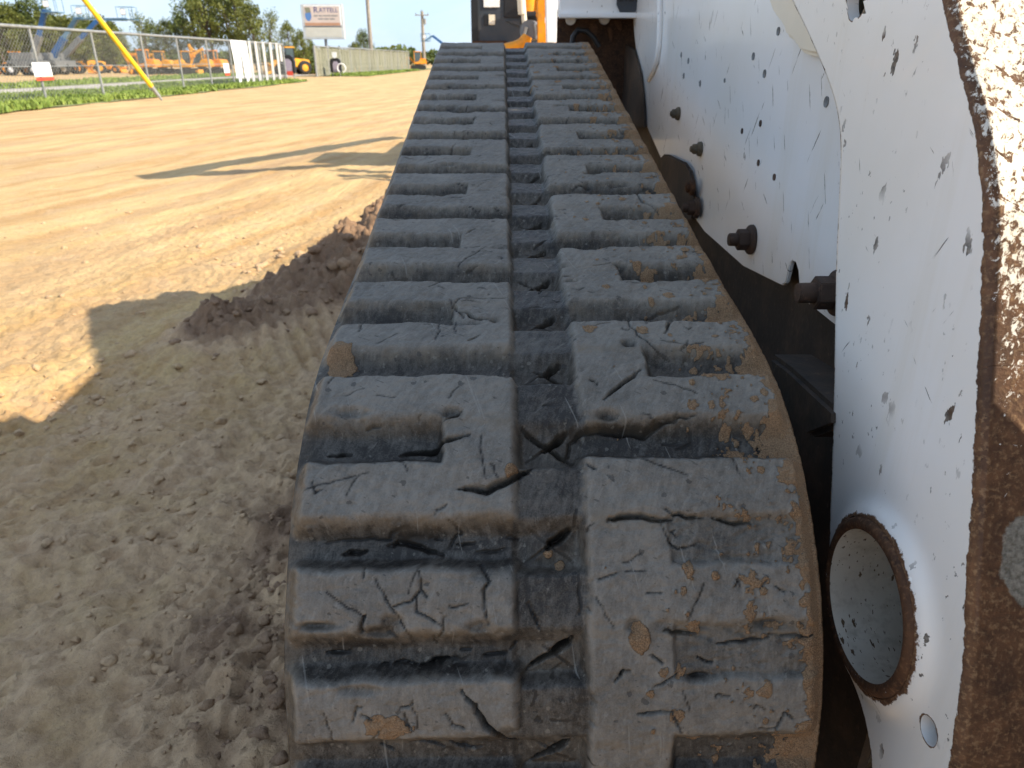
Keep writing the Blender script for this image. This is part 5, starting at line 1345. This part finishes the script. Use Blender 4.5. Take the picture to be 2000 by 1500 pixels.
# ------------------------------------------------------------------ trees
def tree_proto(seed, H_, wr, mat, clumps, leaves, ls, low=.3):
    rg = random.Random(seed); r0 = empty("tree", (0, 0, 0))
    top = H_ * .92; pts = [Vector((0, 0, -.2))]; x = y = 0
    for i in range(1, 7): x += rg.gauss(0, .12); y += rg.gauss(0, .12); pts.append(Vector((x, y, top * i / 6 * .9)))
    mb = MB(); mb.path(pts, [.19 * H_ / 7, .16 * H_ / 7, .14 * H_ / 7, .12 * H_ / 7, .09 * H_ / 7, .06 * H_ / 7, .03], 7)
    cen = []
    for i in range(clumps):
        f = low + (1 - low) * ((i + .5) / clumps) ** .85; a = i * 2.4 + rg.uniform(-.5, .5)
        rr = wr * H_ * (math.sin(math.pi * min(.97, .18 + .8 * (f - low) / (1 - low))) ** .75) * rg.uniform(.35, 1.0)
        c = Vector((math.cos(a) * rr, math.sin(a) * rr, H_ * f * rg.uniform(.94, 1.0))); cen.append((c, H_ * rg.uniform(.07, .15)))
        j = min(5, max(1, int(f * 5.0))); mb.path([pts[j], pts[j] + (c - pts[j]) * .55 + Vector((0, 0, .15)), c], [.05, .035, .012], 5)
    mb.build("trunk", M["bark"], r0, smooth=60)
    V, Fq = [], []
    for c, r_ in cen:
        for _ in range(leaves):
            d = Vector((rg.gauss(0, 1), rg.gauss(0, 1), rg.gauss(0, .75))); d.normalize(); p = c + d * r_ * (rg.random() ** .45) * Vector((1.1, 1.1, .85)).length / 1.7
            n = Vector((rg.gauss(0, 1), rg.gauss(0, 1), rg.gauss(.4, 1))).normalized(); a = n.orthogonal().normalized(); b = n.cross(a); s = ls * rg.uniform(.55, 1.3); th = rg.random() * 6.28
            a, b = a * math.cos(th) + b * math.sin(th), b * math.cos(th) - a * math.sin(th)
            k = len(V); V += [p - a * s, p + b * s * .55, p + a * s, p - b * s * .55]; Fq.append((k, k + 1, k + 2, k + 3))
    o = link("crown", np_mesh("crown", np.array([tuple(v) for v in V]), np.array(Fq), False), M[mat], r0)
    return r0
PROTO = [tree_proto(1, 8, .30, "leaf_a", 26, 95, .17), tree_proto(2, 8, .36, "leaf_b", 30, 95, .17, .35), tree_proto(5, 8, .24, "leaf_c", 18, 70, .15, .4), tree_proto(9, 8, .40, "leaf_a", 34, 100, .18, .12)]
TREES = [(-18, 30, 0, 84), (8, 8, 0, 82), (34, 14, 3, 84), (58, 22, 1, 90), (80, 2, 1, 88), (104, 30, 3, 84), (128, 30, 0, 90), (150, 36, 3, 84), (176, 36, 1, 92), (205, 36, 3, 88), (226, 50, 0, 90), (246, 68, 2, 84), (286, 26, 2, 86), (306, 44, 1, 92), (332, 40, 0, 88), (362, 30, 1, 90), (392, -10, 1, 88), (416, -16, 0, 84), (446, -28, 1, 88), (474, -26, 3, 84), (500, 8, 0, 82), (538, 20, 2, 84), (568, 44, 0, 80), (592, 62, 3, 78), (612, 84, 1, 110), (634, 92, 2, 120), (694, 84, 3, 100), (712, 62, 1, 104), (728, 84, 2, 110)]
LB = ["leftmost tree at the edge of the frame", "broad olive tree behind the parked wheel loader", "bushy tree behind the leftmost fence post", "dark tree just left of the leftmost boom lift", "tall dark tree behind the leftmost boom lift basket", "bushy tree between leftmost and middle boom lifts", "olive tree behind the thick blue boom", "bushy tree below the middle boom lift basket", "dark tree below the long level jib", "wide bushy tree right behind the top of yellow guy guard", "low olive tree right of the guy guard top", "small pale tree right of the yellow guy guard", "slender pale tree in the gap above mini excavators", "dark tree above the arched excavator boom", "olive tree left of the big dark tree", "dark round tree left of the tallest trees", "tall dark tree above the excavator with folded boom", "tall olive tree above the white sheet's left edge", "tallest dark tree, directly above the white sheet", "tallest bushy tree above the white boards", "olive tree above the fourth white board", "thin pale tree above the gateway end of the fence", "olive tree behind the yellow loader with flat roof", "low bushy tree left of the roadside sign", "small dark tree below the roadside sign's left corner", "very small pale tree beneath the roadside sign", "low bushy tree between roadside sign and utility pole", "dark tree against the tall utility pole", "small pale tree just right of the tall utility pole"]
used = set()
for (px, row, k, d), lb in zip(TREES, LB):
    b = at_d(px, 118, d); h = at_d(px, row, d).z; b.z = 0
    o = PROTO[k] if k not in used else copy_tree(PROTO[k]); used.add(k)
    s = h / 8.0; o.location = b; wd = 1.15 if px < 240 else .80; o.scale = (s * wd * rnd.uniform(.9, 1.15), s * wd * rnd.uniform(.9, 1.15), s); o.rotation_euler = (0, 0, rnd.uniform(0, 6.28))
    tag(o, lb, "tree", "trees behind the yard")
def leaf_mass(name, pts, ls, mat, label, cat):
    n = len(pts); P = np.array(pts); a = nrng.normal(size=(n, 3)); a /= np.linalg.norm(a, axis=1)[:, None]; b = np.cross(a, nrng.normal(size=(n, 3))); b /= np.linalg.norm(b, axis=1)[:, None]
    s = nrng.uniform(.6, 1.3, n)[:, None] * ls
    V = np.stack([P - a * s, P + b * s * .6, P + a * s, P - b * s * .6], 1).reshape(-1, 3)
    return tag(link(name, np_mesh(name, V, np.arange(4 * n).reshape(n, 4), False), M[mat]), label, cat, kind="stuff")
pts = []
for _ in range(16000):
    x = rnd.uniform(-240, 90); y = 190 + rnd.gauss(0, 6); h = 3.0 + 2.2 * (pn(x * .06, 0, 90) + .5 * pn(x * .25, 3, 91))
    pts.append((x, y, max(0, h) * rnd.random() ** .6))
leaf_mass("distant_woods", pts, .8, "leaf_b", "low distant line of woods along the horizon", "woods")
pts = []
for px in range(0, 240, 3):
    for _ in range(60): b = at_d(px + rnd.uniform(-3, 3), 120, 96 + rnd.gauss(0, 2)); pts.append((b.x, b.y, 4.6 * rnd.random() ** .7 * (1 + .4 * float(pn(px * .05, 0, 93)))))
leaf_mass("undergrowth", pts, .45, "leaf_a", "dense olive undergrowth filling the gaps between the trees at left", "undergrowth")
for i, (px, row, d, lb) in enumerate(((600, 124, 57, "dark rounded shrub left of centre in the gateway"), (617, 119, 58, "larger dark shrub against the gateway post of the slatted fence"), (631, 121, 60, "small dark shrub half hidden by the slatted fence post"))):
    b = at_d(px, 135, d); b.z = 0; h = max(.7, at_d(px, row, d).z + .35); r0 = empty("shrub", b); tag(r0, lb, "shrub", "shrubs in the gateway")
    V, Fq = [], []
    for _ in range(900):
        d_ = Vector((rnd.gauss(0, 1), rnd.gauss(0, 1), rnd.gauss(0, 1))).normalized() * rnd.random() ** .4
        p = Vector((d_.x * 1.0, d_.y * .8, h * .5 + d_.z * h * .5)); n = Vector((rnd.gauss(0, 1), rnd.gauss(0, 1), rnd.gauss(0, 1))).normalized(); a = n.orthogonal().normalized() * .11; b2 = n.cross(a) * .6
        k = len(V); V += [p - a, p + b2, p + a, p - b2]; Fq.append((k, k + 1, k + 2, k + 3))
    link("foliage", np_mesh("foliage", np.array([tuple(v) for v in V]), np.array(Fq), False), M["leaf_b"], r0)
    mb = MB(); mb.path([(0, 0, 0), (.05, 0, h * .4), (.0, .05, h * .8)], [.05, .03, .01], 5); mb.build("stem", M["bark"], r0)
